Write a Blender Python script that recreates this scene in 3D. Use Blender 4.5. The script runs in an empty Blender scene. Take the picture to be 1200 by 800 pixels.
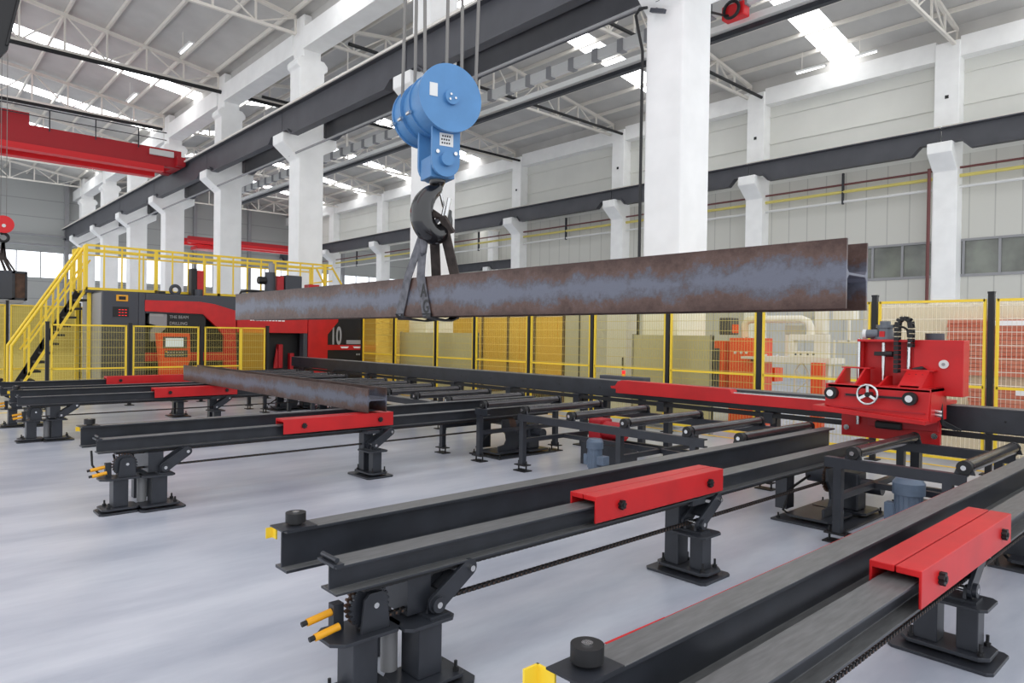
import bpy, math, random
from mathutils import Vector, Matrix
random.seed(7)
C = bpy.context.scene.collection
PI = math.pi

# ------------------------------------------------------------------ camera maths (1200x800 frame)
FPX = 807.4; YAW = -0.8323047; PIT = -0.00840845; ROLL = 0.0144536; EYE = Vector((0, 0, 2.0))
_fw = Vector((math.sin(YAW)*math.cos(PIT), math.cos(YAW)*math.cos(PIT), math.sin(PIT)))
_r0 = Vector((math.cos(YAW), -math.sin(YAW), 0)); _u0 = _r0.cross(_fw)
_r = _r0*math.cos(ROLL) + _u0*math.sin(ROLL); _u = -_r0*math.sin(ROLL) + _u0*math.cos(ROLL)
def at(px, py, **k):
    """photo pixel -> point in the place, on the plane x=, y= or z="""
    d = _fw*FPX + _r*(px-600) - _u*(py-400)
    a, v = list(k.items())[0]; i = 'xyz'.index(a)
    return EYE + d*((v-EYE[i])/d[i])

cam_d = bpy.data.cameras.new('camera'); cam = bpy.data.objects.new('camera', cam_d); C.objects.link(cam)
cam_d.sensor_width = 36; cam_d.lens = FPX/1200*36; cam_d.clip_end = 500; cam_d.clip_start = .05
cam.matrix_world = Matrix.Translation(EYE) @ Matrix((_r, _u, -_fw)).transposed().to_4x4()
bpy.context.scene.camera = cam

# ------------------------------------------------------------------ materials
def lin(c):
    return tuple(((v/255)/12.92 if v/255 <= .04045 else ((v/255+.055)/1.055)**2.4) for v in c) + (1,)
def mat(name, rgb, rough=.5, metal=0, noise=0, nscale=8, rgb2=None, bump=0, spec=.5, coat=0, emit=None, estr=0, stretch=None):
    m = bpy.data.materials.new(name); m.use_nodes = True
    nt = m.node_tree; b = nt.nodes['Principled BSDF']
    b.inputs['Roughness'].default_value = rough; b.inputs['Metallic'].default_value = metal
    b.inputs['Specular IOR Level'].default_value = spec; b.inputs['Coat Weight'].default_value = coat
    b.inputs['Base Color'].default_value = lin(rgb)
    if emit: b.inputs['Emission Color'].default_value = lin(emit); b.inputs['Emission Strength'].default_value = estr
    if noise or rgb2 or bump:
        tc = nt.nodes.new('ShaderNodeTexCoord'); mp = nt.nodes.new('ShaderNodeMapping')
        nz = nt.nodes.new('ShaderNodeTexNoise'); nz.inputs['Scale'].default_value = nscale; nz.inputs['Detail'].default_value = 6
        if stretch: mp.inputs['Scale'].default_value = stretch
        nt.links.new(tc.outputs['Object'], mp.inputs['Vector']); nt.links.new(mp.outputs[0], nz.inputs['Vector'])
        r = nt.nodes.new('ShaderNodeValToRGB'); r.color_ramp.elements[0].position = .35; r.color_ramp.elements[1].position = .68
        c2 = rgb2 or tuple(max(0, v*(1-noise)) for v in rgb)
        r.color_ramp.elements[0].color = lin(c2); r.color_ramp.elements[1].color = lin(rgb)
        nt.links.new(nz.outputs[0], r.inputs[0]); nt.links.new(r.outputs[0], b.inputs['Base Color'])
        if bump:
            bp = nt.nodes.new('ShaderNodeBump'); bp.inputs['Strength'].default_value = bump; bp.inputs['Distance'].default_value = .01
            nt.links.new(nz.outputs[0], bp.inputs['Height']); nt.links.new(bp.outputs[0], b.inputs['Normal'])
    return m
DARK = mat('dark_paint', (47, 50, 57), .38, noise=.18, nscale=5)
DARKTOP = mat('dusty_sky_sheen_paint', (108, 108, 108), .4, noise=.16, nscale=6, stretch=(8, 1, 1))  # dust, plus sky sheen put into the colour of upward beam faces
BLACK = mat('black', (22, 22, 24), .5)
RED = mat('red_paint', (206, 24, 28), .42, noise=.08, nscale=3)
DRED = mat('crane_red', (175, 22, 34), .45)
BRED = mat('bright_crane_red', (225, 30, 38), .45)
WHITEP = mat('white_plaster', (252, 252, 250), .7, noise=.03, nscale=1.5)
ROOF = mat('roof_sheet', (205, 203, 199), .75, noise=.05, nscale=.8)
STEELW = mat('pale_steel', (226, 221, 212), .55)
GIRD = mat('girder_grey', (78, 79, 85), .5, noise=.1, nscale=1)
YEL = mat('yellow_paint', (250, 214, 60), .45)
YWIRE = mat('yellow_wire', (205, 188, 105), .5)
BLUE = mat('hoist_blue', (84, 138, 190), .38, noise=.06, nscale=4)
CHROME = mat('bright_metal', (210, 210, 210), .25, metal=1)
ROLL_M = mat('roller_steel', (84, 82, 84), .2, metal=.6, noise=.15, nscale=6)
CABLE = mat('wire_rope', (125, 122, 118), .6)
HOOKM = mat('hook_black', (24, 23, 25), .22, coat=.6)
SLING = mat('sling_webbing', (112, 112, 118), .85, noise=.25, nscale=14, bump=.3)
SLINGD = mat('dirty_sling', (84, 74, 70), .9, noise=.3, nscale=10, bump=.3)
ORANGE = mat('orange_paint', (238, 84, 36), .45)
SENS = mat('sensor_orange', (238, 168, 30), .4)
MOTOR = mat('motor_blue_grey', (108, 124, 144), .4, noise=.1, nscale=9)
DGREY = mat('machine_charcoal', (66, 69, 77), .5)
LGREY = mat('machine_grey', (150, 150, 152), .5)
CREAM = mat('cream_paint', (232, 226, 208), .5)
WPAINT = mat('white_marking', (245, 245, 245), .5)
GREYMARK = mat('grey_marking', (165, 165, 165), .5)
SCREEN = mat('screen_glow', (190, 205, 225), .2, emit=(190, 205, 230), estr=.5)
BRICK = mat('board_red', (190, 92, 66), .6, noise=.25, nscale=3, rgb2=(212, 138, 112), stretch=(.4, 1, 9))
BROWN = mat('rust_brown', (98, 72, 58), .7, noise=.3, nscale=6)
PIPEY = mat('pipe_yellow', (214, 200, 110), .5)
PIPER = mat('pipe_maroon', (110, 62, 60), .5)
PIPEW = mat('pipe_white', (222, 222, 220), .4)
GREYSCR = mat('grey_screen', (196, 194, 178), .7, noise=.05, nscale=1)
LAMP = mat('lamp_glow', (255, 255, 255), .4, emit=(255, 255, 255), estr=2.5)
GMOTOR = mat('motor_grey', (104, 110, 118), .4)
SKY = mat('skylight_glow', (255, 255, 255), .4, emit=(250, 252, 255), estr=5.5)
WINGLOW = mat('window_glow', (255, 255, 255), .4, emit=(242, 248, 255), estr=1.6)
LED = mat('red_led', (230, 30, 30), .4, emit=(255, 30, 30), estr=1)

def wall_mat(name, rgb, vert=True, pitch=1.0, axis='X'):
    """cladding: thin darker joint lines every pitch metres"""
    m = mat(name, rgb, .65); nt = m.node_tree; b = nt.nodes['Principled BSDF']
    tc = nt.nodes.new('ShaderNodeTexCoord'); sx = nt.nodes.new('ShaderNodeSeparateXYZ')
    nt.links.new(tc.outputs['Object'], sx.inputs[0])
    d = nt.nodes.new('ShaderNodeMath'); d.operation = 'DIVIDE'; d.inputs[1].default_value = pitch
    nt.links.new(sx.outputs[axis], d.inputs[0])
    f = nt.nodes.new('ShaderNodeMath'); f.operation = 'FRACT'; nt.links.new(d.outputs[0], f.inputs[0])
    r = nt.nodes.new('ShaderNodeValToRGB'); e = r.color_ramp.elements
    e[0].position = 0; e[0].color = lin(tuple(v*.8 for v in rgb)); e[1].position = .035; e[1].color = lin(rgb)
    for p_, k in ((.96, 1), (1., .84)):
        q = e.new(p_); q.color = lin(tuple(v*k for v in rgb))
    nt.links.new(f.outputs[0], r.inputs[0]); nt.links.new(r.outputs[0], b.inputs['Base Color'])
    return m
WALL_LO = wall_mat('cladding_vertical', (205, 204, 196), pitch=.95, axis='X')
WALL_UP = mat('cladding_upper', (226, 226, 219), .6, noise=.03, nscale=.5)
WALL_END = wall_mat('cladding_end', (172, 174, 172), pitch=1.6, axis='Z')

# floor: pale blue-grey epoxy with long worn streaks
FLOOR = mat('epoxy_floor', (190, 193, 203), .3); nt = FLOOR.node_tree; b = nt.nodes['Principled BSDF']
tc = nt.nodes.new('ShaderNodeTexCoord'); mp = nt.nodes.new('ShaderNodeMapping'); mp.inputs['Scale'].default_value = (.5, .12, 1)
mp.inputs['Rotation'].default_value = (0, 0, .12)
nz = nt.nodes.new('ShaderNodeTexNoise'); nz.inputs['Scale'].default_value = 2.6; nz.inputs['Detail'].default_value = 7; nz.inputs['Roughness'].default_value = .6
r = nt.nodes.new('ShaderNodeValToRGB'); r.color_ramp.elements[0].position = .36; r.color_ramp.elements[1].position = .62
r.color_ramp.elements[0].color = lin((166, 171, 184)); r.color_ramp.elements[1].color = lin((200, 203, 212))
nt.links.new(tc.outputs['Object'], mp.inputs[0]); nt.links.new(mp.outputs[0], nz.inputs['Vector'])
nt.links.new(nz.outputs[0], r.inputs[0]); nt.links.new(r.outputs[0], b.inputs['Base Color'])
rr = nt.nodes.new('ShaderNodeMapRange'); rr.inputs['To Min'].default_value = .33; rr.inputs['To Max'].default_value = .25
nt.links.new(nz.outputs[0], rr.inputs[0]); nt.links.new(rr.outputs[0], b.inputs['Roughness'])

# rusty rolled steel: rust brown with a blue-grey mill-scale band and flaking
def rusty(name, axis_z, half):
    m = bpy.data.materials.new(name); m.use_nodes = True; nt = m.node_tree; b = nt.nodes['Principled BSDF']
    tc = nt.nodes.new('ShaderNodeTexCoord'); sx = nt.nodes.new('ShaderNodeSeparateXYZ'); nt.links.new(tc.outputs['Object'], sx.inputs[0])
    s = nt.nodes.new('ShaderNodeMath'); s.operation = 'SUBTRACT'; s.inputs[1].default_value = axis_z; nt.links.new(sx.outputs['Z'], s.inputs[0])
    a = nt.nodes.new('ShaderNodeMath'); a.operation = 'ABSOLUTE'; nt.links.new(s.outputs[0], a.inputs[0])
    d = nt.nodes.new('ShaderNodeMath'); d.operation = 'DIVIDE'; d.inputs[1].default_value = half; nt.links.new(a.outputs[0], d.inputs[0])
    n1 = nt.nodes.new('ShaderNodeTexNoise'); n1.inputs['Scale'].default_value = 22; n1.inputs['Detail'].default_value = 8; n1.inputs['Roughness'].default_value = .7
    n2 = nt.nodes.new('ShaderNodeTexNoise'); n2.inputs['Scale'].default_value = 3.4; n2.inputs['Detail'].default_value = 3
    nt.links.new(tc.outputs['Object'], n1.inputs['Vector']); nt.links.new(tc.outputs['Object'], n2.inputs['Vector'])
    m1 = nt.nodes.new('ShaderNodeMath'); m1.operation = 'MULTIPLY_ADD'; m1.inputs[1].default_value = 1.5; nt.links.new(n1.outputs[0], m1.inputs[0]); nt.links.new(d.outputs[0], m1.inputs[2])
    m2 = nt.nodes.new('ShaderNodeMath'); m2.operation = 'MULTIPLY_ADD'; m2.inputs[1].default_value = 1.7; nt.links.new(n2.outputs[0], m2.inputs[0]); nt.links.new(m1.outputs[0], m2.inputs[2])
    r = nt.nodes.new('ShaderNodeValToRGB'); e = r.color_ramp.elements
    e[0].position = .40; e[0].color = lin((100, 103, 116)); e[1].position = .95; e[1].color = lin((66, 45, 39))
    q = e.new(.56); q.color = lin((86, 84, 92)); q = e.new(.68); q.color = lin((90, 68, 61))
    mr = nt.nodes.new('ShaderNodeMapRange'); mr.inputs['From Min'].default_value = .9; mr.inputs['From Max'].default_value = 3.0
    nt.links.new(m2.outputs[0], mr.inputs[0]); nt.links.new(mr.outputs[0], r.inputs[0]); nt.links.new(r.outputs[0], b.inputs['Base Color'])
    b.inputs['Roughness'].default_value = .42; b.inputs['Metallic'].default_value = .25
    bp = nt.nodes.new('ShaderNodeBump'); bp.inputs['Strength'].default_value = .5; bp.inputs['Distance'].default_value = .006
    nt.links.new(n1.outputs[0], bp.inputs['Height']); nt.links.new(bp.outputs[0], b.inputs['Normal'])
    return m
RUST_A = rusty('rusty_mill_scale', .2, .16)
RUST_B = rusty('rusty_mill_scale_dull', .17, .14)

def clear_mat(name, rgb, alpha, rough=.3, body=None):
    m = bpy.data.materials.new(name); m.use_nodes = True; nt = m.node_tree
    out = nt.nodes['Material Output']; nt.nodes.remove(nt.nodes['Principled BSDF'])
    t = nt.nodes.new('ShaderNodeBsdfTransparent'); t.inputs[0].default_value = lin(rgb)
    p = nt.nodes.new('ShaderNodeBsdfPrincipled'); p.inputs['Base Color'].default_value = lin(body or rgb); p.inputs['Roughness'].default_value = rough
    x = nt.nodes.new('ShaderNodeMixShader'); x.inputs[0].default_value = alpha
    nt.links.new(t.outputs[0], x.inputs[1]); nt.links.new(p.outputs[0], x.inputs[2]); nt.links.new(x.outputs[0], out.inputs['Surface'])
    return m
CURTAIN = clear_mat('amber_curtain', (255, 232, 130), .40, .35, (255, 228, 120))
AMBER = clear_mat('amber_sheet', (255, 218, 100), .45, .3, (255, 200, 70))
TINT = clear_mat('yellow_tint_sheet', (252, 247, 222), .05, .35, (215, 205, 150))
FILM = clear_mat('packing_film', (252, 246, 232), .34, .12, (250, 244, 226))
GLASSM = mat('dark_window_glass', (120, 124, 112), .12, spec=.8, noise=.35, nscale=.8)

# ------------------------------------------------------------------ mesh builder
class MB:
    def __init__(s): s.v = []; s.f = []
    def add(s, vs, fs):
        n = len(s.v); s.v += [Vector(p) for p in vs]; s.f += [tuple(i+n for i in f) for f in fs]; return s
    def box(s, x0, x1, y0, y1, z0, z1):
        x0, x1 = min(x0, x1), max(x0, x1); y0, y1 = min(y0, y1), max(y0, y1); z0, z1 = min(z0, z1), max(z0, z1)
        return s.add([(x0,y0,z0),(x1,y0,z0),(x1,y1,z0),(x0,y1,z0),(x0,y0,z1),(x1,y0,z1),(x1,y1,z1),(x0,y1,z1)],
              [(0,3,2,1),(4,5,6,7),(0,1,5,4),(1,2,6,5),(2,3,7,6),(3,0,4,7)])
    def bar(s, p, q, w, h=None, up=(0,0,1)):
        """box-section bar from p to q: width w sideways, h along up"""
        h = h or w; p = Vector(p); q = Vector(q); d = (q-p).normalized(); up = Vector(up)
        if abs(d.dot(up)) > .98: up = Vector((1,0,0))
        a = d.cross(up).normalized()*(w/2); b = a.cross(d).normalized()*(h/2)
        vs = [p-a-b, p+a-b, p+a+b, p-a+b, q-a-b, q+a-b, q+a+b, q-a+b]
        return s.add(vs, [(0,3,2,1),(4,5,6,7),(0,1,5,4),(1,2,6,5),(2,3,7,6),(3,0,4,7)])
    def cyl(s, p, q, r, n=16, r2=None):
        p = Vector(p); q = Vector(q); d = (q-p).normalized(); r2 = r if r2 is None else r2
        up = Vector((0,0,1)) if abs(d.z) < .95 else Vector((1,0,0)); a = d.cross(up).normalized(); b = d.cross(a)
        vs = []
        for c, R in ((p, r), (q, r2)):
            for i in range(n):
                t = 2*PI*i/n; vs.append(c + a*math.cos(t)*R + b*math.sin(t)*R)
        fs = [(i, (i+1)%n, n+(i+1)%n, n+i) for i in range(n)] + [tuple(range(n-1,-1,-1)), tuple(range(n, 2*n))]
        return s.add(vs, fs)
    def tube(s, pts, r, n=8, rs=None):
        pts = [Vector(p) for p in pts]; m = len(pts); vs = []
        ref = Vector((0,0,1)); d0 = (pts[1]-pts[0]).normalized()
        if abs(d0.dot(ref)) > .9: ref = Vector((1,0,0))
        a = d0.cross(ref).normalized()
        for i, p in enumerate(pts):
            d = (pts[min(i+1,m-1)]-pts[max(i-1,0)]).normalized()
            a = (a - d*a.dot(d)).normalized(); b = d.cross(a); R = rs[i] if rs else r
            for k in range(n):
                t = 2*PI*k/n; vs.append(p + a*math.cos(t)*R + b*math.sin(t)*R)
        fs = []
        for i in range(m-1):
            for k in range(n): fs.append((i*n+k, i*n+(k+1)%n, (i+1)*n+(k+1)%n, (i+1)*n+k))
        fs += [tuple(range(n-1,-1,-1)), tuple(range((m-1)*n, m*n))]
        return s.add(vs, fs)
    def ribbon(s, pts, w, t, side):
        """flat strap along pts; w wide along side, t thick"""
        pts = [Vector(p) for p in pts]; side = Vector(side).normalized(); m = len(pts); vs = []
        for i, p in enumerate(pts):
            d = (pts[min(i+1,m-1)]-pts[max(i-1,0)]).normalized(); nrm = d.cross(side).normalized()*(t/2)
            sd = nrm.cross(d).normalized()*(w/2)
            vs += [p-sd-nrm, p+sd-nrm, p+sd+nrm, p-sd+nrm]
        fs = []
        for i in range(m-1):
            for k in range(4): fs.append((i*4+k, i*4+(k+1)%4, i*4+4+(k+1)%4, i*4+4+k))
        fs += [(3,2,1,0), tuple(range((m-1)*4, m*4))]
        return s.add(vs, fs)
    def prism(s, poly, axis, a0, a1):
        """poly in the plane of the other two axes (x: (y,z), y: (x,z), z: (x,y)), extruded along axis"""
        n = len(poly); vs = []
        for a in (a0, a1):
            for u, v in poly:
                vs.append({'x': (a,u,v), 'y': (u,a,v), 'z': (u,v,a)}[axis])
        fs = [(i, (i+1)%n, n+(i+1)%n, n+i) for i in range(n)] + [tuple(range(n-1,-1,-1)), tuple(range(n,2*n))]
        return s.add(vs, fs)
    def torus(s, c, axis, R, r, n=24, k=8, t0=0, t1=2*PI):
        c = Vector(c); ax = Vector(axis).normalized(); up = Vector((0,0,1)) if abs(ax.z) < .9 else Vector((1,0,0))
        a = ax.cross(up).normalized(); b = ax.cross(a); full = abs(t1-t0-2*PI) < 1e-6; m = n if full else n+1; vs = []
        for i in range(m):
            t = t0+(t1-t0)*i/n; e = a*math.cos(t)+b*math.sin(t)
            for j in range(k):
                u = 2*PI*j/k; vs.append(c + e*(R+r*math.cos(u)) + ax*(r*math.sin(u)))
        fs = []
        for i in range(n if full else m-1):
            for j in range(k): fs.append((i*k+j, i*k+(j+1)%k, ((i+1)%m)*k+(j+1)%k, ((i+1)%m)*k+j))
        if not full: fs += [tuple(range(k-1,-1,-1)), tuple(range((m-1)*k, m*k))]
        return s.add(vs, fs)
    def gear(s, c, axis, R, teeth, w, depth=.025):
        c = Vector(c); ax = Vector(axis).normalized(); up = Vector((0,0,1)); a = ax.cross(up).normalized(); b = ax.cross(a)
        ring = []
        for i in range(teeth):
            for f, q in ((0, R-depth), (.28, R-depth), (.4, R), (.78, R)):
                t = 2*PI*(i+f)/teeth; ring.append(a*math.cos(t)*q + b*math.sin(t)*q)
        n = len(ring); vs = [c+p-ax*w/2 for p in ring] + [c+p+ax*w/2 for p in ring]
        fs = [(i, (i+1)%n, n+(i+1)%n, n+i) for i in range(n)] + [tuple(range(n-1,-1,-1)), tuple(range(n,2*n))]
        return s.add(vs, fs)
    def hbeam(s, axis, a0, a1, cx, z0, z1, w, tf=.018, tw=.012):
        """H section standing upright: flanges top and bottom, running along axis x or y"""
        h = w/2; t = tw/2
        poly = [(cx-h,z0),(cx+h,z0),(cx+h,z0+tf),(cx+t,z0+tf),(cx+t,z1-tf),(cx+h,z1-tf),(cx+h,z1),(cx-h,z1),(cx-h,z1-tf),(cx-t,z1-tf),(cx-t,z0+tf),(cx-h,z0+tf)]
        return s.prism(poly, axis, a0, a1)
    def build(s, name, material, parent=None, bevel=0, smooth=False, mats=None, facemat=None, **props):
        root = parent
        while root is not None and root.parent is not None: root = root.parent
        if root is not None: off = Vector(root.location)
        else:
            xs = [p.x for p in s.v]; ys = [p.y for p in s.v]; zs = [p.z for p in s.v]
            off = Vector(((min(xs)+max(xs))/2, (min(ys)+max(ys))/2, min(zs)))
        me = bpy.data.meshes.new(name); me.from_pydata([tuple(p-off) for p in s.v], [], s.f); me.update()
        me.materials.append(material)
        for x in (mats or []): me.materials.append(x)
        if facemat:
            for p in me.polygons: p.material_index = facemat(p, off)
        import bmesh
        bm = bmesh.new(); bm.from_mesh(me); bmesh.ops.recalc_face_normals(bm, faces=bm.faces); bm.to_mesh(me); bm.free()
        o = bpy.data.objects.new(name, me); C.objects.link(o)
        if root is not None: o.parent = parent
        else: o.location = off
        if smooth:
            for p in me.polygons: p.use_smooth = True
            md = o.modifiers.new('n', 'EDGE_SPLIT'); md.split_angle = math.radians(35)
        if bevel:
            md = o.modifiers.new('b', 'BEVEL'); md.width = bevel; md.segments = 2; md.limit_method = 'ANGLE'; md.angle_limit = math.radians(40)
        for k, v in props.items(): o[k] = v
        return o
def thing(name, label, cat, loc, group=None):
    o = bpy.data.objects.new(name, None); C.objects.link(o); o.location = loc; o.empty_display_size = .2
    o['label'] = label; o['category'] = cat
    if group: o['group'] = group
    return o
def tag(o, label, cat, group=None):
    o['label'] = label; o['category'] = cat
    if group: o['group'] = group
    return o
def kids(o): return [c for c in list(C.objects) if c.parent == o]
def dup(o, delta, label=None, parent=None):
    ch = kids(o); c = o.copy(); C.objects.link(c)
    if parent is not None: c.parent = parent
    else: c.location = Vector(o.location)+Vector(delta)
    if label: c['label'] = label
    for k in ch: dup(k, (0,0,0), None, c)
    return c
def st(o, label, cat=None):
    o['kind'] = 'structure'; o['label'] = label
    o['category'] = cat or o.name.split('.')[0].split('_')[0]
    return o
def text(s, size, loc, facing, material, parent, name='lettering', ext=.002, squeeze=1.0, align='LEFT', spacing=1.0, bold=0):
    """facing '+x' reads left to right along +Y, '-y' reads along +X"""
    cu = bpy.data.curves.new(name, 'FONT'); cu.body = s; cu.size = size; cu.extrude = ext; cu.align_x = align; cu.space_character = spacing; cu.offset = bold
    cu.materials.append(material); o = bpy.data.objects.new(name, cu); C.objects.link(o)
    root = parent
    while root.parent is not None: root = root.parent
    o.parent = parent; o.location = Vector(loc)-Vector(root.location)
    R = {'+x': Matrix(((0,0,1),(1,0,0),(0,1,0))), '-y': Matrix(((1,0,0),(0,0,-1),(0,1,0)))}[facing]
    o.rotation_euler = R.to_euler(); o.scale = (squeeze, 1, 1)
    bpy.context.view_layer.update()
    me = bpy.data.meshes.new_from_object(o.evaluated_get(bpy.context.evaluated_depsgraph_get()))
    n = bpy.data.objects.new(name, me); C.objects.link(n); n.parent = parent; n.location = o.location; n.rotation_euler = o.rotation_euler; n.scale = o.scale
    bpy.data.objects.remove(o)
    return n
ORD = ['nearest', 'second', 'third', 'fourth', 'fifth', 'sixth', 'seventh', 'eighth', 'ninth', 'tenth', 'eleventh', 'twelfth']

# ================================================================== THE HALL
RX = [-9.82, -19.45, -28.9, -38.2, -47.8, -56.25, -64.6, -73.0]        # -X..: left (far) side of every interior column
XE = -76.5                                                             # far end wall
st(MB().box(XE, 6, -9, 57.5, -.1, 0).build('floor', FLOOR), 'pale blue-grey glossy epoxy floor of the workshop')
# floor lines
for nm, a, lb in (('floor_line', (-30, 2, 12.57, 12.67), 'yellow line painted on the floor along the long rear fence'),
                  ('floor_line', (-20.15, -20.05, -3, 3.6), 'yellow line painted on the floor beside the ladder-side fence')):
    tag(MB().box(a[0], a[1], a[2], a[3], 0, .004).build(nm, YEL), lb, 'floor line')

def gable(y, ya, yb):
    ze, k = 15.45, .142; return ze + k*min(y-ya, yb-y)
BAYS = [(-8.3, 13.55, 'left hall'), (13.55, 34.9, 'middle bay'), (34.9, 56.5, 'far bay')]
WORDS = {'left hall': 'left crane hall', 'middle bay': 'middle bay', 'far bay': 'far bay'}
nroof = 0
for bi, (ya, yb, bn) in enumerate(BAYS):
    ym = (ya+yb)/2; xa = XE; xb = (-13.5, 3, -30)[bi]
    zr = gable(ym, ya, yb)
    # roof as two slopes, cut by skylight slots
    m = MB(); slots = []
    centres = [(RX[i]+.5+RX[i+1]+.5)/2 for i in range(len(RX)-1)]
    if bi == 1: centres = [-5.2] + centres
    cs = [c for c in centres if xa+1 < c < xb-1 and not (-36 < c < -30)]
    edges = sorted([xa, xb] + [c-.7 for c in cs] + [c+.7 for c in cs])
    for y0, y1 in ((ya, ym), (ym, yb)):
        z0, z1 = gable(y0, ya, yb)+.28, gable(y1, ya, yb)+.28
        for i in range(0, len(edges)-1):
            x0, x1 = edges[i], edges[i+1]
            if i % 2 == 0:
                m.add([(x0,y0,z0),(x1,y0,z0),(x1,y1,z1),(x0,y1,z1),(x0,y0,z0+.1),(x1,y0,z0+.1),(x1,y1,z1+.1),(x0,y1,z1+.1)],
                      [(0,3,2,1),(4,5,6,7),(0,1,5,4),(1,2,6,5),(2,3,7,6),(3,0,4,7)])
    st(m.build('ceiling', ROOF), 'grey sheet-metal roof underside over the %s' % bn)
    for ci, c in enumerate(reversed(sorted(cs))):
        for hi, (y0, y1) in enumerate(((ya+.05, ym-.6), (ym+.6, yb-.05))):
            if bi == 0 and hi == 0: continue
            z0, z1 = gable(y0, ya, yb)+.3, gable(y1, ya, yb)+.3
            g = MB().add([(c-.71,y0,z0),(c+.71,y0,z0),(c+.71,y1,z1),(c-.71,y1,z1),(c-.71,y0,z0+.05),(c+.71,y0,z0+.05),(c+.71,y1,z1+.05),(c-.71,y1,z1+.05)],
                      [(0,3,2,1),(4,5,6,7),(0,1,5,4),(1,2,6,5),(2,3,7,6),(3,0,4,7)])
            nroof += 1
            st(g.build('window_%d' % nroof, SKY), '%s glowing skylight strip in the %s roof, %s slope' % (ORD[ci], bn, ('left', 'right')[hi]), 'skylight')
    # purlins along the hall
    y = ya+1.0; pi_ = 0
    while y < yb-.3:
        if not (bi == 0 and y < 1):
            z = gable(y, ya, yb)
            o = MB().box(xa, xb, y-.05, y+.05, z+.08, z+.27).build('roof_purlin', STEELW)
            st(o, 'slender pale roof purlin, number %d from the left in the %s' % (pi_+1, bn), 'purlin')
        y += 1.68; pi_ += 1
    # trusses
    for ti, X in enumerate(([-.4] if bi == 1 else [])+RX):
        if bi == 2 and X > -35 or bi == 0 and X > -15: continue
        x = X+.5; m = MB(); y0, y1 = ya+.55, yb-.55; zb = 14.85
        m.bar((x, y0, zb), (x, y1, zb), .12, .12)
        m.bar((x, y0, gable(y0, ya, yb)), (x, ym, zr), .14, .16); m.bar((x, ym, zr), (x, y1, gable(y1, ya, yb)), .14, .16)
        n = 12; ys = [y0+(y1-y0)*i/n for i in range(n+1)]
        for i, yy in enumerate(ys):
            m.bar((x, yy, zb), (x, yy, gable(yy, ya, yb)), .08)
            if i < n:
                a, b_ = (ys[i], ys[i+1]) if i % 2 == 0 else (ys[i+1], ys[i])
                m.bar((x, a, gable(a, ya, yb)), (x, b_, zb), .06)
        st(m.build('roof_truss', STEELW), 'pale welded roof truss, %s across the %s' % (ORD[ti], bn), 'truss')

# interior columns (white, crane corbels on both sides)
for i, X in enumerate(RX):
    x0, x1 = X, X+1.0; m = MB()
    m.prism([(13.0,0),(14.13,0),(14.13,9.75),(14.75,10.1),(14.75,10.5),(14.13,10.5),(14.13,13.3),(14.28,13.4),(14.28,13.6),(14.1,13.8),(13.95,13.8),(13.95,15.6),
             (13.15,15.6),(13.15,13.8),(13.02,13.8),(12.86,13.6),(12.86,13.4),(13.0,13.3),(13.0,10.45),(12.25,10.4),(12.25,10.0),(12.95,9.45),(13.0,9.4)], 'x', x0, x1)
    st(m.build('interior_column', WHITEP, bevel=.04), 'white concrete interior column with crane corbels, %s in the row' % ORD[i], 'column')
for i in range(len(RX)):
    xa = RX[i+1]+1.0 if i+1 < len(RX) else XE; xb = RX[i]
    st(MB().box(xa, xb, 13.1, 13.95, 14.1, 15.0).build('gutter_beam', WHITEP), 'white concrete beam joining column heads, %s span of the interior row' % ORD[i], 'beam')
st(MB().box(RX[0]+1.0, 3, 13.2, 13.95, 14.1, 15.0).build('gutter_beam', WHITEP), 'white concrete beam joining column heads, span nearest the viewer', 'beam')

# crane runway girders: welded I with a deeper haunched middle, one per bay span
def girder(xa, xb, y, zt, zs, zm, name, label, mt=GIRD, w=.42):
    """xa<xb; zt top, zs soffit at supports, zm soffit mid span"""
    g = thing(name, label, 'crane girder', ((xa+xb)/2, y, zm))
    m = MB(); prof = [(xa, zt), (xa, zs), (xa+.75, zs), (xa+1.1, zm), (xb-1.1, zm), (xb-.75, zs), (xb, zs), (xb, zt)]
    m.prism([(a, b) for a, b in prof], 'y', y-.03, y+.03); m.build('web', mt, g)
    MB().box(xa+.01, xb-.01, y-w/2, y+w/2, zt-.05, zt).build('top_flange', mt, g)
    m = MB()
    pp = [(xa+.01, zs), (xa+.75, zs), (xa+1.1, zm), (xb-1.1, zm), (xb-.75, zs), (xb-.01, zs)]
    for (a, b), (c, d) in zip(pp, pp[1:]): m.bar((a, y, b), (c, y, d), w*.8, .05)
    m.build('bottom_flange', mt, g)
    MB().box(xa+.01, xb-.01, y-.05, y+.05, zt, zt+.1).build('rail', STEELW, g)
    return g
xs = [2.0] + [X+.5 for X in RX] + [XE]
for i in range(len(xs)-1):
    girder(xs[i+1]+.02, xs[i]-.02, 12.48, 11.38, 10.45, 10.2, 'crane_runway_girder', 'dark grey crane girder on the hall side of the white columns, %s span' % ORD[i])
    girder(xs[i+1]+.02, xs[i]-.02, 14.52, 11.40, 10.52, 10.62, 'crane_runway_girder', 'dark grey crane girder behind the white columns in the middle bay, %s span' % ORD[i])
# walkway edge strip on the near girder
st(MB().box(XE, 2, 12.2, 12.262, 11.335, 11.42).build('trim_1', STEELW), 'pale edge strip along the top of the crane girder', 'trim')
# conduit under the near corbels, hung from column faces
c = thing('conduit_run', 'thin grey conduit running under the corbels along the interior columns', 'conduit', (-40, 12.9, 9.4))
MB().cyl((-75, 12.85, 9.62), (-4, 12.85, 9.62), .045, 8).build('pipe', LGREY, c)
for X in RX[:7]: MB().box(X+.4, X+.5, 12.8, 13.0, 9.56, 9.68).build('clip', DARK, c)

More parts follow.
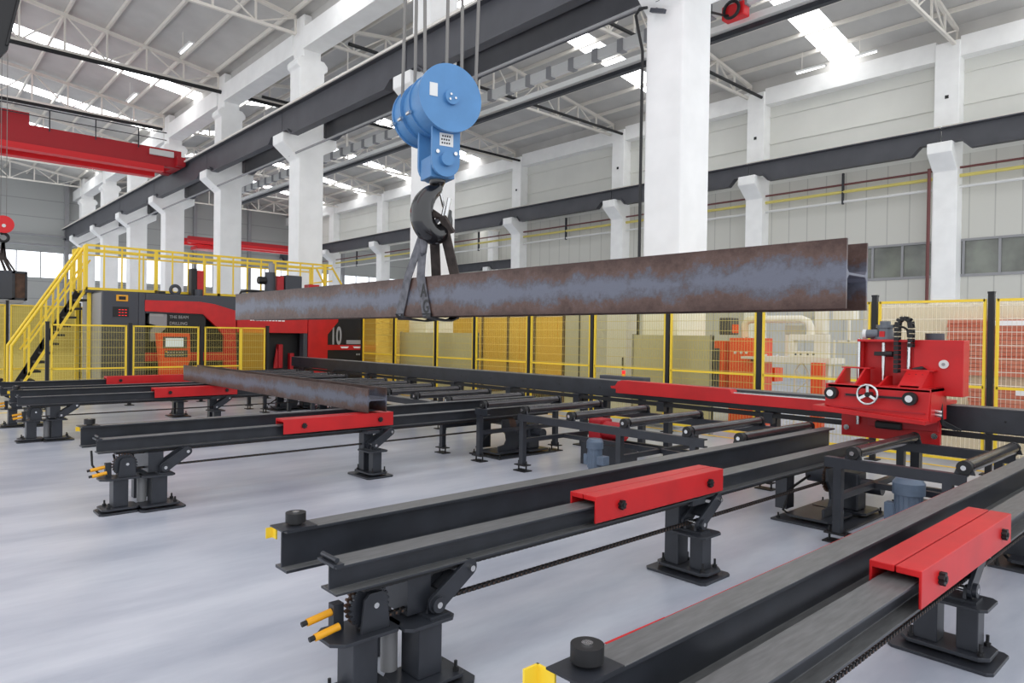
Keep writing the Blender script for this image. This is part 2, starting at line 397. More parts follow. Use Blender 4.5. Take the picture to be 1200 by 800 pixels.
# right-hand wall of the middle bay: columns, cladding, windows, pipes
WX = [-.95, -10.06, -18.95, -28.2, -37.6, -46.9, -56.4, -65.8]
for i, X in enumerate(WX):
    m = MB()
    m.prism([(34.0,0),(34.9,0),(34.9,15.0),(34.0,15.0),(34.0,10.55),(33.15,10.5),(33.15,10.05),(33.98,9.4)], 'x', X, X+.95)
    o = m.build('wall_column', WHITEP, bevel=.03); st(o, 'white concrete wall column with a corbel, %s along the right wall' % ORD[i], 'column')
    if i in (1, 2, 3, 4):
        tag(MB().box(X+.42, X+.56, 33.975, 34.0, 12.55, 12.69).build('junction_box', BLACK), 'small black junction box on the %s wall column' % ORD[i], 'junction box')
xs = [5] + [X+.45 for X in WX[1:]] + [XE]
for i in range(len(xs)-1):
    girder(xs[i+1]+.02, xs[i]-.02, 33.5, 11.15, 10.52, 10.15, 'wall_crane_girder', 'dark blue-grey crane girder along the right wall, %s span' % ORD[i])
for i in range(len(WX)):
    xb_ = WX[i]; xa_ = WX[i+1]+.95 if i+1 < len(WX) else XE
    st(MB().box(xa_, xb_, 34.1, 34.9, 14.3, 15.15).build('eaves_beam', WHITEP), 'white concrete eaves beam, %s span of the right wall' % ORD[i], 'beam')
    # upper cladding with horizontal ribs
    m = MB().box(xa_, xb_, 34.7, 34.8, 10.2, 14.4)
    for z in (10.9, 11.45, 12.35, 13.75): m.box(xa_, xb_, 34.64, 34.7, z-.035, z+.035)
    st(m.build('wall_upper', WALL_UP), 'pale ribbed cladding above the wall crane girder, %s span' % ORD[i], 'wall')
    if i < 4:
        st(MB().box(xa_, xb_, 34.7, 34.8, 0, 4.85).build('wall_right', WALL_LO), 'lower vertical-joint cladding of the right wall, %s span' % ORD[i], 'wall')
        st(MB().box(xa_, xb_, 34.7, 34.8, 6.5, 10.2).build('wall_right', WALL_LO), 'vertical-joint cladding between windows and crane girder, %s span' % ORD[i], 'wall')
        w = thing('window_%d' % (80+i), 'dark strip window in the right wall, %s span' % ORD[i], 'window', ((xa_+xb_)/2, 34.75, 4.85)); w['kind'] = 'structure'
        MB().box(xa_, xb_, 34.74, 34.76, 4.85, 6.5).build('pane', GLASSM, w)
        m = MB().box(xa_, xb_, 34.66, 34.8, 4.85, 4.97).box(xa_, xb_, 34.66, 34.8, 6.4, 6.5)
        n = 6
        for k in range(n+1):
            xx = xa_+.1+(xb_-xa_-.2)*k/n; m.box(xx-.05, xx+.05, 34.68, 34.8, 4.97, 6.4)
        m.build('frame', LGREY, w)
        # hangers + pipes
    for z, mt, nm, r_ in ((9.55, PIPER, 'maroon', .05), (9.2, PIPEY, 'yellow', .075), (8.72, PIPEW, 'white', .06)):
        tag(MB().cyl((xa_, 34.35, z), (xb_, 34.35, z), r_, 10).build('wall_pipe', mt, smooth=True), '%s service pipe along the right wall, %s span' % (nm, ORD[i]), 'pipe')
    xm = (xa_+xb_)/2
    tag(MB().box(xm-.04, xm+.04, 34.28, 34.42, 8.6, 10.1).build('pipe_hanger', DARK), 'dark hanger strut holding the wall pipes, %s span' % ORD[i], 'pipe hanger')
tag(MB().cyl((WX[1]-.12, 33.95, 0), (WX[1]-.12, 33.95, 9.6), .07, 10).build('downpipe', PIPER, smooth=True), 'maroon downpipe beside the wall column behind the wrapped boards', 'pipe')

for i, (y, w) in enumerate(((34.45, 'middle bay'), (13.5, 'interior row'))):
    st(MB().box(XE, 3, y, y+.1, 15.0, 15.85).build('trim_%d' % (2+i), ROOF), 'grey closing strip between concrete beams and roof, %s' % w, 'trim')
# far bay: column row, crane girder, back wall
for i, X in enumerate(WX[3:]):
    st(MB().prism([(55.6,0),(56.5,0),(56.5,15),(55.6,15),(55.6,10.5),(54.8,10.45),(54.8,10.0),(55.6,9.4)], 'x', X, X+.95).build('wall_column', WHITEP), 'white column on the far side of the far bay, %s' % ORD[i], 'column')
xs = [-28] + [X+.45 for X in WX[4:]] + [XE]
for i in range(len(xs)-1):
    girder(xs[i+1]+.02, xs[i]-.02, 55.1, 11.1, 10.5, 10.1, 'far_crane_girder', 'dark crane girder across the far bay, %s span' % ORD[i])
st(MB().box(XE, -20, 56.6, 56.8, 0, 15.6).build('wall_far_bay', WALL_LO), 'pale cladding wall closing the far bay', 'wall')
st(MB().box(-29.5, -29.3, 34.9, 56.8, 0, 15.6).build('wall_bay_end', WALL_LO), 'near end wall of the far bay', 'wall')
# end wall with its window band
for nm, a, lb in (('wall_end', (-9, 56.8, 0, 6.75), 'lower cladding of the distant end wall'), ('wall_end', (-9, 56.8, 9.1, 18.5), 'upper cladding of the distant end wall')):
    st(MB().box(XE-.2, XE, a[0], a[1], a[2], a[3]).build(nm, WALL_END), lb, 'wall')
for i, y in enumerate([-4.6+5.75*k for k in range(10)]):
    w = thing('window_%d' % (90+i), 'bright window bay in the distant end wall, %s from the left' % ['first','second','third','fourth','fifth','sixth','seventh','eighth','ninth','tenth'][i], 'window', (XE-.05, y+2.8, 6.75)); w['kind'] = 'structure'
    MB().box(XE-.12, XE-.08, y, y+5.55, 6.75, 9.1).build('pane', WINGLOW, w)
    m = MB()
    for k in range(4): m.box(XE-.1, XE+.02, y+k*1.83, y+k*1.83+.08, 6.75, 9.1)
    m.build('frame', LGREY, w)
    st(MB().box(XE, XE+.35, y-.22, y+.12, 0, 16).build('end_wall_post', LGREY), 'grey steel post on the end wall, %s from the left' % ['first','second','third','fourth','fifth','sixth','seventh','eighth','ninth','tenth'][i], 'column')
for z, k in ((9.7, 'lower'), (10.6, 'upper')):
    tag(MB().cyl((XE+.5, -8, z), (XE+.5, 12.5, z), .1, 8).build('wall_rail', LGREY), '%s grey rail across the distant end wall' % k, 'rail')

# busbar with clamps, dark pipe and lamp fittings in the middle bay
b_ = thing('busbar_trunking', 'pale busbar trunking with clamp blocks hung in the middle bay', 'busbar', (-20, 15.5, 10.2))
MB().box(-45, -2, 15.42, 15.58, 10.15, 10.45).build('trunking', PIPEW, b_)
m = MB()
x = -44
while x < -2: MB().box(x, x+.2, 15.39, 15.62, 10.12, 10.48).build('clamp', LGREY, b_); x += .95
for X in RX[:4]: MB().bar((X+.5, 15.5, 10.4), (X+.5, 15.5, 14.8), .05).build('drop_rod', STEELW, b_)
tag(MB().bar((-45, 16.1, 9.85), (-2, 16.1, 9.85), .16, .12).build('dark_rail', DARK), 'dark rail running below the busbar trunking', 'rail')
tag(MB().bar((-45, 15.98, 10.0), (-2, 15.98, 10.0), .2, .16).build('white_rail', PIPEW), 'white rail lying on the dark rail below the busbar', 'rail')
p = at(862, 12, y=15.5)
h_ = thing('cable_reel_box', 'red cable collector box hanging on the busbar near the big column', 'collector', p)
MB().box(p.x-.3, p.x+.3, p.y-.15, p.y+.15, p.z-.22, p.z+.12).build('housing', BRED, h_, bevel=.03)
MB().torus((p.x, p.y-.2, p.z-.05), (0,1,0), .2, .04).build('pulley', BLACK, h_)
cb = [at(800, -6, y=13), at(815, 6, y=13.6), at(832, 14, y=14.4), at(848, 18, y=15.2), at(858, 19, y=15.5)]
tag(MB().tube(cb, .03).build('power_cable', BLACK), 'black cable looping from the big column to the red collector box', 'cable')
cb = [at(758, 9, y=12.7), at(750, 10, y=12.75), at(745, 18, y=12.8), at(748, 35, y=12.85), at(753, 60, y=12.9)]
cb += [Vector((RX[0]-.06, 12.95, z)) for z in (6.5, 4, 2, .3)]
tag(MB().tube(cb, .035).build('drop_cable', BLACK), 'black cable dropping down the near edge of the big column', 'cable')
q = at(774, 14, y=12.85)
t_ = thing('camera_bracket', 'small grey sensor head on a bracket at the top of the big column', 'sensor', q)
MB().bar(q+Vector((-.25, 0, .12)), q+Vector((.15, -.05, -.05)), .09).build('body', DGREY, t_)
MB().box(q.x-.2, q.x-.1, q.y, 13.0, q.z+.08, q.z+.14).build('arm', LGREY, t_)
# cross pipes under the trusses (dark)
for i, (X, ya, yb) in enumerate(((-38.0, 0, 17.0), (-47.6, 0, 12.9))):
    tag(MB().cyl((X+.3, ya, 14.72), (X+.3, yb, 14.72), .1, 10).build('roof_pipe', BLACK), 'dark drain pipe under the %s roof truss of the left hall' % ('fourth', 'fifth')[i], 'pipe')
for i, X in enumerate((-18.95, -28.2, -37.6)):
    tag(MB().cyl((X+.8, 15, 14.7), (X+.8, 34.6, 14.7), .08, 10).build('roof_pipe', BLACK), 'dark drain pipe under the truss meeting the %s right wall column' % ORD[i+2], 'pipe')
# tube lamps
for i, (px, py, X) in enumerate(((145, 117, -44), (216, 62, -33), (152, 0, -33))):
    pass
def tubelamp(p, L, label, axis=(1,0,0)):
    g = thing('strip_lamp', label, 'lamp', p); a = Vector(axis)*L/2; p = Vector(p)
    MB().bar(p-a+Vector((0,0,.05)), p+a+Vector((0,0,.05)), .22, .06).build('housing', PIPEW, g)
    MB().cyl(p-a*.95, p+a*.95, .035, 8).build('tube', LAMP, g)
    MB().bar(p-a*.6+Vector((0,0,.08)), p-a*.6+Vector((0,0,.9)), .02).build('hanger', STEELW, g)
tubelamp(at(950, 82, y=30), 1.3, 'white tube lamp hanging in front of the skylight near the right wall')
tubelamp(at(1015, 64, y=31.5), .9, 'white tube lamp hung left of the nearest right-wall truss')
tubelamp(at(218, 57, y=10), 1.6, 'short tube lamp under the roof near the top of the left hall')
tubelamp(at(155, 115, y=9), 1.6, 'short tube lamp under the roof right of the long skylight')

# ================================================================== OVERHEAD CRANES
def bridge(x, y0, y1, z0, z1, label, name='bridge_crane', rail=True):
    g = thing(name, label, 'crane', (x, y0, z0)); h = z1-z0
    for s_ in (-1, 1):
        MB().prism([(x+s_*.9-.22, z0+.3), (x+s_*.9+.22, z0+.3), (x+s_*.9+.22, z1), (x+s_*.9-.22, z1)], 'y', y0, y1).build('bridge_girder', DRED, g)
        MB().box(x+s_*.9-.3, x+s_*.9+.3, y0, y1-.9, z0, z0+.3).build('lower_chord', BRED, g)
    MB().box(x-1.6, x+1.6, y1-.35, y1+.1, z0+.35, z0+.85).build('end_carriage', DRED, g, bevel=.03)
    if rail:
        m = MB(); X = x+1.25
        y = y0
        while y < y1-.5: m.bar((X, y, z1-.2), (X, y, z1+.85), .05); y += 2.0
        m.bar((X, y0, z1+.85), (X, y1-.8, z1+.85), .05).bar((X, y0, z1+.45), (X, y1-.8, z1+.45), .035)
        m.build('handrail', DARK, g)
    return g
g = bridge(-42.2, -8, 12.2, 10.75, 12.0, 'red overhead bridge crane crossing the far part of the left hall')
p = at(192, 184, x=-40.9)
MB().box(-41.0, -40.85, p.y-.7, p.y+.5, 11.55, 11.85).build('capacity_plate', PIPEW, g)
MB().box(-43, -41.2, 3.7, 5.2, 12.0, 12.6).build('trolley', DRED, g)
g = bridge(-70, 21.2, 33.3, 10.35, 11.0, 'small red bridge crane far back in the middle bay', rail=False)
MB().box(-70.9, -69, 22, 24.5, 9.9, 10.2).build('trolley', BRED, g)
# the crane that carries the big hook block (bridge high above the frame)
g = bridge(-6.05, -8, 12.0, 11.3, 12.5, 'red bridge crane above the work area carrying the blue hook block', rail=False)
MB().box(-7.2, -4.9, 3.5, 5.1, 12.5, 13.0).build('trolley', DRED, g)

# ------------------------------------------------------------------ blue hook block
P0 = Vector((-5.97, 4.29, 4.385)); AX = Vector((-.975, .22, 0)).normalized(); SD = AX.cross(Vector((0,0,1))).normalized()
hb = thing('hook_block', 'blue multi-sheave crane hook block with a round cover and small plates', 'hook block', P0-Vector((0,0,.95)))
R = .335
MB().cyl(P0-AX*.40, P0-AX*.355, R*1.02, 48).build('front_cover', BLUE, hb, bevel=.006, smooth=True)
MB().cyl(P0-AX*.355, P0-AX*.1, R*.95, 40).build('sheave_guard', BLUE, hb, smooth=True)
MB().cyl(P0-AX*.10, P0-AX*.07, R*1.0, 40).build('guard_flange', BLUE, hb, smooth=True)
MB().cyl(P0-AX*.07, P0+AX*.15, R*.9, 40).build('sheave_guard', BLUE, hb, smooth=True)
MB().cyl(P0+AX*.15, P0+AX*.18, R*1.0, 40).build('guard_flange', BLUE, hb, smooth=True)
MB().cyl(P0+AX*.18, P0+AX*.38, R*.95, 40).build('sheave_guard', BLUE, hb, smooth=True)
MB().cyl(P0+AX*.38, P0+AX*.41, R*1.0, 40).build('rear_cover', BLUE, hb, smooth=True)
F = P0-AX*.40
MB().cyl(F, F-AX*.04, .075, 24).build('axle_cap', BLUE, hb, bevel=.008, smooth=True)
m = MB()
for dx, dz in ((-.02, .02), (.03, -.012), (-.03, -.03)): m.cyl(F-AX*.04+SD*dx+Vector((0,0,dz)), F-AX*.055+SD*dx+Vector((0,0,dz)), .012, 8)
m.build('axle_bolt', CHROME, hb)
def plate_on(c, w, h, mt, name, par, n=AX):
    a = SD*w/2; b = Vector((0,0,h/2)); e = -n*.004
    return MB().add([c-a-b, c+a-b, c+a+b, c-a+b, c-a-b+e, c+a-b+e, c+a+b+e, c-a+b+e], [(0,3,2,1),(4,5,6,7),(0,1,5,4),(1,2,6,5),(2,3,7,6),(3,0,4,7)]).build(name, mt, par)
s_ = 1 if SD.dot(_r) > 0 else -1
plate_on(F - s_*SD*.19+Vector((0,0,.05)), .085, .13, PIPEW, 'sticker', hb)
# side plates (tongues) and cross head
for k, off in enumerate((-.30, .06)):
    c = P0 + AX*off; pts = []
    w = .155
    prof = [(-w, .0), (-w, -.62)] + [(-w*math.cos(t), -.62-w*math.sin(t)) for t in [PI*i/12 for i in range(1, 12)]] + [(w, -.62), (w, .0)]
    vs = []
    for e in (0, .04):
        for (u, z) in prof: vs.append(c + AX*e + SD*u + Vector((0,0,z)))
    n = len(prof); fs = [(i, (i+1)%n, n+(i+1)%n, n+i) for i in range(n)] + [tuple(range(n-1,-1,-1)), tuple(range(n,2*n))]
    MB().add(vs, fs).build('side_plate', BLUE, hb, bevel=.004)
cc = P0-AX*.30
MB().cyl(cc-Vector((0,0,.60)), cc-Vector((0,0,.60))-AX*.05, .07, 20).build('trunnion_cap', BLUE, hb, smooth=True)
for u in (-.1, .1): MB().cyl(cc+SD*u-Vector((0,0,.53)), cc+SD*u-Vector((0,0,.53))-AX*.02, .02, 10).build('plate_bolt', CHROME, hb)
pl = plate_on(cc-Vector((0,0,.40)), .15, .13, PIPEW, 'rating_plate', hb)
q = cc-Vector((0,0,.40))-AX*.006
m = MB()
for r_, (dz, wd) in enumerate(((.035, .10), (.0, .12), (-.035, .11))):
    k = -wd/2
    while k < wd/2-.02:
        m.add([q+SD*k+Vector((0,0,dz-.009)), q+SD*(k+.016)+Vector((0,0,dz-.009)), q+SD*(k+.016)+Vector((0,0,dz+.009)), q+SD*k+Vector((0,0,dz+.009))], [(0,1,2,3)]); k += .026
m.build('plate_marks', BLACK, pl)
m = MB(); hc = P0-AX*.08-Vector((0,0,.66))
a = AX*.14; b = SD*.135; e = Vector((0,0,.11))
m.add([hc-a-b-e, hc+a-b-e, hc+a+b-e, hc-a+b-e, hc-a-b+e, hc+a-b+e, hc+a+b+e, hc-a+b+e], [(0,3,2,1),(4,5,6,7),(0,1,5,4),(1,2,6,5),(2,3,7,6),(3,0,4,7)])
m.build('cross_head', BLUE, hb, bevel=.01)
for off in (-.08, .16, .39):
    for u in (-1, 1):
        c = P0+AX*off+SD*u*R*.98+Vector((0,0,-.12)); MB().cyl(c-AX*.045, c+AX*.045, .018, 8).build('guard_bolt', CHROME, hb)
# the forged hook
hk = P0-AX*.08-Vector((0,0,.77))
prof = [(0, .02, .09), (0, -.03, .085), (.0, -.06, .06), (-.02, -.10, .07), (-.10, -.17, .095), (-.16, -.28, .115), (-.165, -.41, .125), (-.11, -.52, .125), (-.01, -.57, .11), (.08, -.51, .085), (.12, -.42, .06), (.13, -.35, .04), (.15, -.30, .022)]
su = SD*s_
# smooth the centreline
pts = [hk + su*a + Vector((0,0,b)) for a, b, c in prof]; rs = [c for a, b, c in prof]
def catmull(P, R_, n=4):
    o, q = [], []
    for i in range(len(P)-1):
        p0, p1, p2, p3 = P[max(i-1,0)], P[i], P[i+1], P[min(i+2, len(P)-1)]
        for k in range(n):
            t = k/n; o.append(.5*((2*p1)+(p2-p0)*t+(2*p0-5*p1+4*p2-p3)*t*t+(3*p1-p0-3*p2+p3)*t**3)); q.append(R_[i]+(R_[i+1]-R_[i])*t)
    return o+[P[-1]], q+[R_[-1]]
p2, r2 = catmull(pts, rs)
MB().tube(p2, .05, 14, r2).build('hook', HOOKM, hb, smooth=True)
MB().tube([hk+su*.035+Vector((0,0,-.12)), hk+su*.075+Vector((0,0,-.26)), hk+su*.13+Vector((0,0,-.38)), hk+su*.15+Vector((0,0,-.34))], .018, 8).build('safety_latch', CHROME, hb, smooth=True)
# six falls of wire rope
for i, (xt, xb_, yb_, off) in enumerate(((475, 471, 113, .3), (488, 486, 100, .2), (498, 498, 90, .02), (525, 523, 80, .0), (542, 541, 80, -.1), (561, 557, 92, -.2))):
    c = P0+AX*off; b0 = at(xb_, yb_+20, x=c.x); t0 = at(xt, 0, x=c.x); d = (t0-b0)
    t1 = b0 + d*((12.4-b0.z)/d.z)
    tag(MB().cyl(b0, t1, .018, 8).build('hoist_rope', CABLE, smooth=True), 'grey steel hoist rope above the blue hook block, %s from the left' % ['first','second','third','fourth','fifth','sixth'][i], 'rope', 'hoist ropes above the hook block')

# ------------------------------------------------------------------ the two H beams
def hsec(name, label, x0, x1, y0, y1, z0, z1, material, yaw=0):
    """H lying on its side: flanges upright at y0 and y1, web level"""
    g = None; t = .02; zm = (z0+z1)/2; r_ = .022
    poly = [(y0,z0),(y0+t,z0),(y0+t,zm-.008-r_),(y0+t+r_,zm-.008),(y1-t-r_,zm-.008),(y1-t,zm-.008-r_),(y1-t,z0),(y1,z0),
            (y1,z1),(y1-t,z1),(y1-t,zm+.008+r_),(y1-t-r_,zm+.008),(y0+t+r_,zm+.008),(y0+t,zm+.008+r_),(y0+t,z1),(y0,z1)]
    o = MB().prism(poly, 'x', x0, x1).build(name, material, bevel=.003)
    return tag(o, label, 'steel beam')
hsec('steel_beam', 'long rusty steel H beam hanging in slings from the hook', -11.1, -1.66, 4.13, 4.45, 2.185, 2.598, RUST_A)
hsec('steel_beam', 'rusty steel H beam lying across the transfer beams on the left', -16.42, -8.42, 4.97, 5.28, .896, 1.236, RUST_B)

# slings
hx = hk + Vector((0,0,-.47)) + su*.05
YN, YFR = 4.122, 4.461
def sling(top_n, top_f, n1, n2, f1, label, mt):
    """n1/n2: x where the near leg crosses the upper and lower edge of the near flange, f1: far leg"""
    g = thing('lifting_sling', label, 'sling', (n2, 4.29, 2.17)); w = .135
    o = MB().ribbon([top_n, (n1, YN-.004, 2.60), (n1+(n2-n1)*.5, YN-.004, 2.39), (n2, YN-.004, 2.20)], w, .01, (1,0,0)).build('near_leg', mt, g)
    zb = 2.176
    MB().ribbon([(n2, YN-.005, 2.22), (n2, YN-.002, 2.18), (n2+(f1-n2)*.3, 4.2, zb-.012), (n2+(f1-n2)*.6, 4.38, zb-.03), (f1, YFR, 2.18), (f1, YFR+.004, 2.22)], w*1.1, .016, (1,0,0)).build('belly', BLACK, g)
    MB().ribbon([(f1, YFR+.004, 2.19), (f1, YFR+.004, 2.6), top_f], w*1.15, .014, (1,0,0)).build('far_leg', SLINGD, g)
    return g, o
tn = at(496, 278, y=4.2); tf1 = at(509, 276, y=4.33); tf2 = at(519, 262, y=4.33)
g1, o1 = sling(tn+Vector((-.02,0,.02)), tf1, -6.19, -6.34, -6.15, 'grey webbing sling looped under the hanging beam, left one', SLING)
g2, o2 = sling(tn, tf2, -5.95, -5.83, -5.81, 'grey webbing sling marked A G under the hanging beam, right one', SLING)
for ch, x, z in (('A', -5.915, 2.40), ('G', -5.875, 2.235)):
    text(ch, .19, (x-.02, YN-.012, z-.01), '-y', BLACK, o2, 'letter', ext=.001, squeeze=.8, bold=.004)
MB().ribbon([tn+Vector((0,0,-.02)), tn+Vector((.03, .0, .10)), hx+Vector((-.12, -.09, .02)), hx+Vector((.0, -.12, .12)), hx+Vector((.10, -.05, .06)), hx+Vector((.10, .06, -.08))], .1, .03, (1,.2,0)).build('eye', SLINGD, g2)
MB().ribbon([tn+Vector((.02,-.01,.02)), hx+Vector((-.05, -.1, -.02)), hx+Vector((.03, -.02, .09)), hx+Vector((.06, .06, -.03)), tf1], .09, .03, (1,.2,0)).build('eye', SLING, g1)
MB().tube([tn+Vector((.06, -.03, .08)), tn+Vector((.09, -.05, -.03)), tn+Vector((.07, -.05, -.17)), tn+Vector((.04, -.04, -.2))], .035, 8, [.04, .045, .04, .015]).build('folded_end', SLING, g1, smooth=True)
MB().cyl(hx+Vector((.10,-.02,.06)), hx+Vector((.14,0,.27)), .022, 12).cyl(hx+Vector((.05,-.02,.08)), hx+Vector((.07,0,.2)), .022, 12).build('shackle', CHROME, g2, smooth=True)

# ================================================================== TRANSFER STATIONS
ZT, ZF = .895, .80      # top of fixed beam, top of carrier beam
def fixed_beam(x, label, bracket=.5):
    """x = near (right) edge of the flange"""
    w = .15; cx = x-w/2; g = thing('transfer_beam', label, 'steel beam', (cx, 1.7, .65))
    o = MB().hbeam('y', 1.66, 8.85, cx, .655, ZT, w).build('beam', DARK, g, bevel=.003, mats=[DARKTOP], facemat=lambda p, off: 1 if abs(p.normal.z) > .9 and p.center.z+off.z > ZT-.005 or abs(p.normal.z) > .9 and .66 < p.center.z+off.z < .68 else 0)  # lower flange gets the paler paint too, as painted sky reflection
    MB().cyl((cx-.01, 1.75, ZT+.02), (cx-.01, 1.75, ZT+.075), .057, 28).build('stop_roller', BLACK, g, bevel=.004, smooth=True)
    MB().cyl((cx-.01, 1.75, ZT), (cx-.01, 1.75, ZT+.025), .03, 16).build('stop_pin', BLACK, g)
    MB().cyl((cx-.01, 1.75, ZT+.073), (cx-.01, 1.75, ZT+.08), .02, 12).build('stop_screw', CHROME, g)
    MB().box(cx-w/2-.01, cx+w/2+.004, 1.63, 1.84, ZT-.002, ZT+.006).build('stop_plate', DARK, g)
    if bracket:
        k = bracket; m = MB().box(cx-w/2-.09*k, cx-w/2-.08*k, 1.66-.06*k, 1.67, ZT-.1*k-.02, ZT-.02).box(cx-w/2-.09*k, cx-w/2, 1.662, 1.67, ZT-.1*k-.02, ZT-.02)
        m.build('yellow_bracket', YEL, g)
    return g
def carrier_beam(x, label):
    w = .17; cx = x-w/2; g = thing('carrier_beam', label, 'steel beam', (cx, 1.75, .64))
    MB().hbeam('y', 1.72, 8.9, cx, .645, ZF, w, .014).build('beam', DARK, g, bevel=.003, mats=[DARKTOP], facemat=lambda p, off: 1 if abs(p.normal.z) > .9 and p.center.z+off.z > ZF-.005 or abs(p.normal.z) > .9 and .65 < p.center.z+off.z < .665 else 0)  # paler flange faces: dust on top, sky reflection painted on the lower one
    MB().box(cx-.05, cx+.05, 1.9, 8.7, .618, .645).build('chain_guide', BLACK, g)
    MB().box(cx-w/2-.005, cx+w/2+.005, 1.70, 1.76, ZF-.002, ZF+.012).build('end_plate', DARK, g)
    MB().cyl((cx-.09, 1.73, ZF+.028), (cx+.07, 1.73, ZF+.028), .013, 10).build('end_pin', DARK, g)
    return g
def cover(x, y0, y1, label, z=None):
    z = z or ZF; w = .24; x0, x1 = x-.17-.04, x+.035; zt = z+.075; zb = z-.115
    g = thing('chain_cover', label, 'cover', ((x0+x1)/2, (y0+y1)/2, zb)); t = .014
    prof = [(x0,zb+.06),(x0+t,zb+.06),(x0+t,zt-.035),(x1-t,zt-.035),(x1-t,zb),(x1,zb),(x1,zt),(x0,zt)]
    xm = (x0+x1)/2
    MB().prism([(x1-t,zb),(x1,zb),(x1,zt),(xm+.004,zt),(xm+.004,zt-.035),(x1-t,zt-.035)], 'y', y0, y1).build('near_half', RED, g, bevel=.004)
    MB().prism([(x0,zb+.06),(x0+t,zb+.06),(x0+t,zt-.035),(xm-.004,zt-.035),(xm-.004,zt),(x0,zt)], 'y', y0, y1).build('far_half', RED, g, bevel=.004)
    MB().box(xm-.004, xm+.004, y0+.03, y1-.03, zt-.03, zt-.012).build('slot', BLACK, g)
    for yy in (y0+.28, y1-.22):
        k = MB().gear((x1+.014, yy, z-.02), (1,0,0), .036, 7, .028, .009)
        k.cyl((x1, yy, z-.02), (x1+.035, yy, z-.02), .014, 10).build('clamp_knob', BLACK, g)
    return g
def plate(x0, x1, y0, y1, z0, z1, c=.035):
    return MB().prism([(x0+c,y0),(x1-c,y0),(x1,y0+c),(x1,y1-c),(x1-c,y1),(x0+c,y1),(x0,y1-c),(x0,y0+c)], 'z', z0, z1)
def link(g, x, y0, z0, y1, z1):
    """pair of link plates with pins, joined by a web plate"""
    for dx in (-.075, .075):
        d = Vector((0, y1-y0, z1-z0)); nrm = Vector((0, -d.z, d.y)).normalized()*.034
        A_ = Vector((x+dx, y0, z0)); B_ = Vector((x+dx, y1, z1)); vs = []
        poly = []
        a0 = math.atan2(d.z, d.y)
        for i in range(9): t = a0+PI/2+PI*i/8; poly.append((y0+.056*math.cos(t), z0+.056*math.sin(t)))
        for i in range(9): t = a0-PI/2+PI*i/8; poly.append((y1+.052*math.cos(t), z1+.052*math.sin(t)))
        MB().prism(poly, 'x', x+dx-.012, x+dx+.012).build('link_arm', DARK, g, bevel=.002)
    d = Vector((0, y1-y0, z1-z0)); A_ = Vector((x, y0, z0)); 
    MB().bar(A_+d*.28, A_+d*.78, .14, .018, up=Vector((0,-d.z,d.y))).build('link_web', DARK, g)
    for (y, z) in ((y0, z0), (y1, z1)):
        MB().cyl((x-.115, y, z), (x+.115, y, z), .018, 12).build('pivot_pin', CHROME, g, smooth=True)
    MB().cyl((x+.087, y0, z0), (x+.112, y0, z0), .045, 18).build('pin_boss', DARK, g, smooth=True)
    m = MB()
    for dx in (-.05, .05): m.prism([(y0-.05, z0-.055), (y0+.05, z0-.055), (y0+.03, z0+.02), (y0-.03, z0+.02)], 'x', x+dx-.01, x+dx+.01)
    m.box(x-.12, x+.12, y0-.07, y0+.07, z0-.07, z0-.053).build('pivot_bracket', DARK, g)
    MB().box(x-.06, x+.06, y1-.045, y1+.045, z1-.01, .645).build('top_bracket', DARK, g)
def bolts(g, pts, z, h=.06):
    for (x, y) in pts: MB().cyl((x, y, z), (x, y, z+h), .01, 8).cyl((x, y, z), (x, y, z+.022), .02, 6).build('anchor_bolt', BLACK, g)
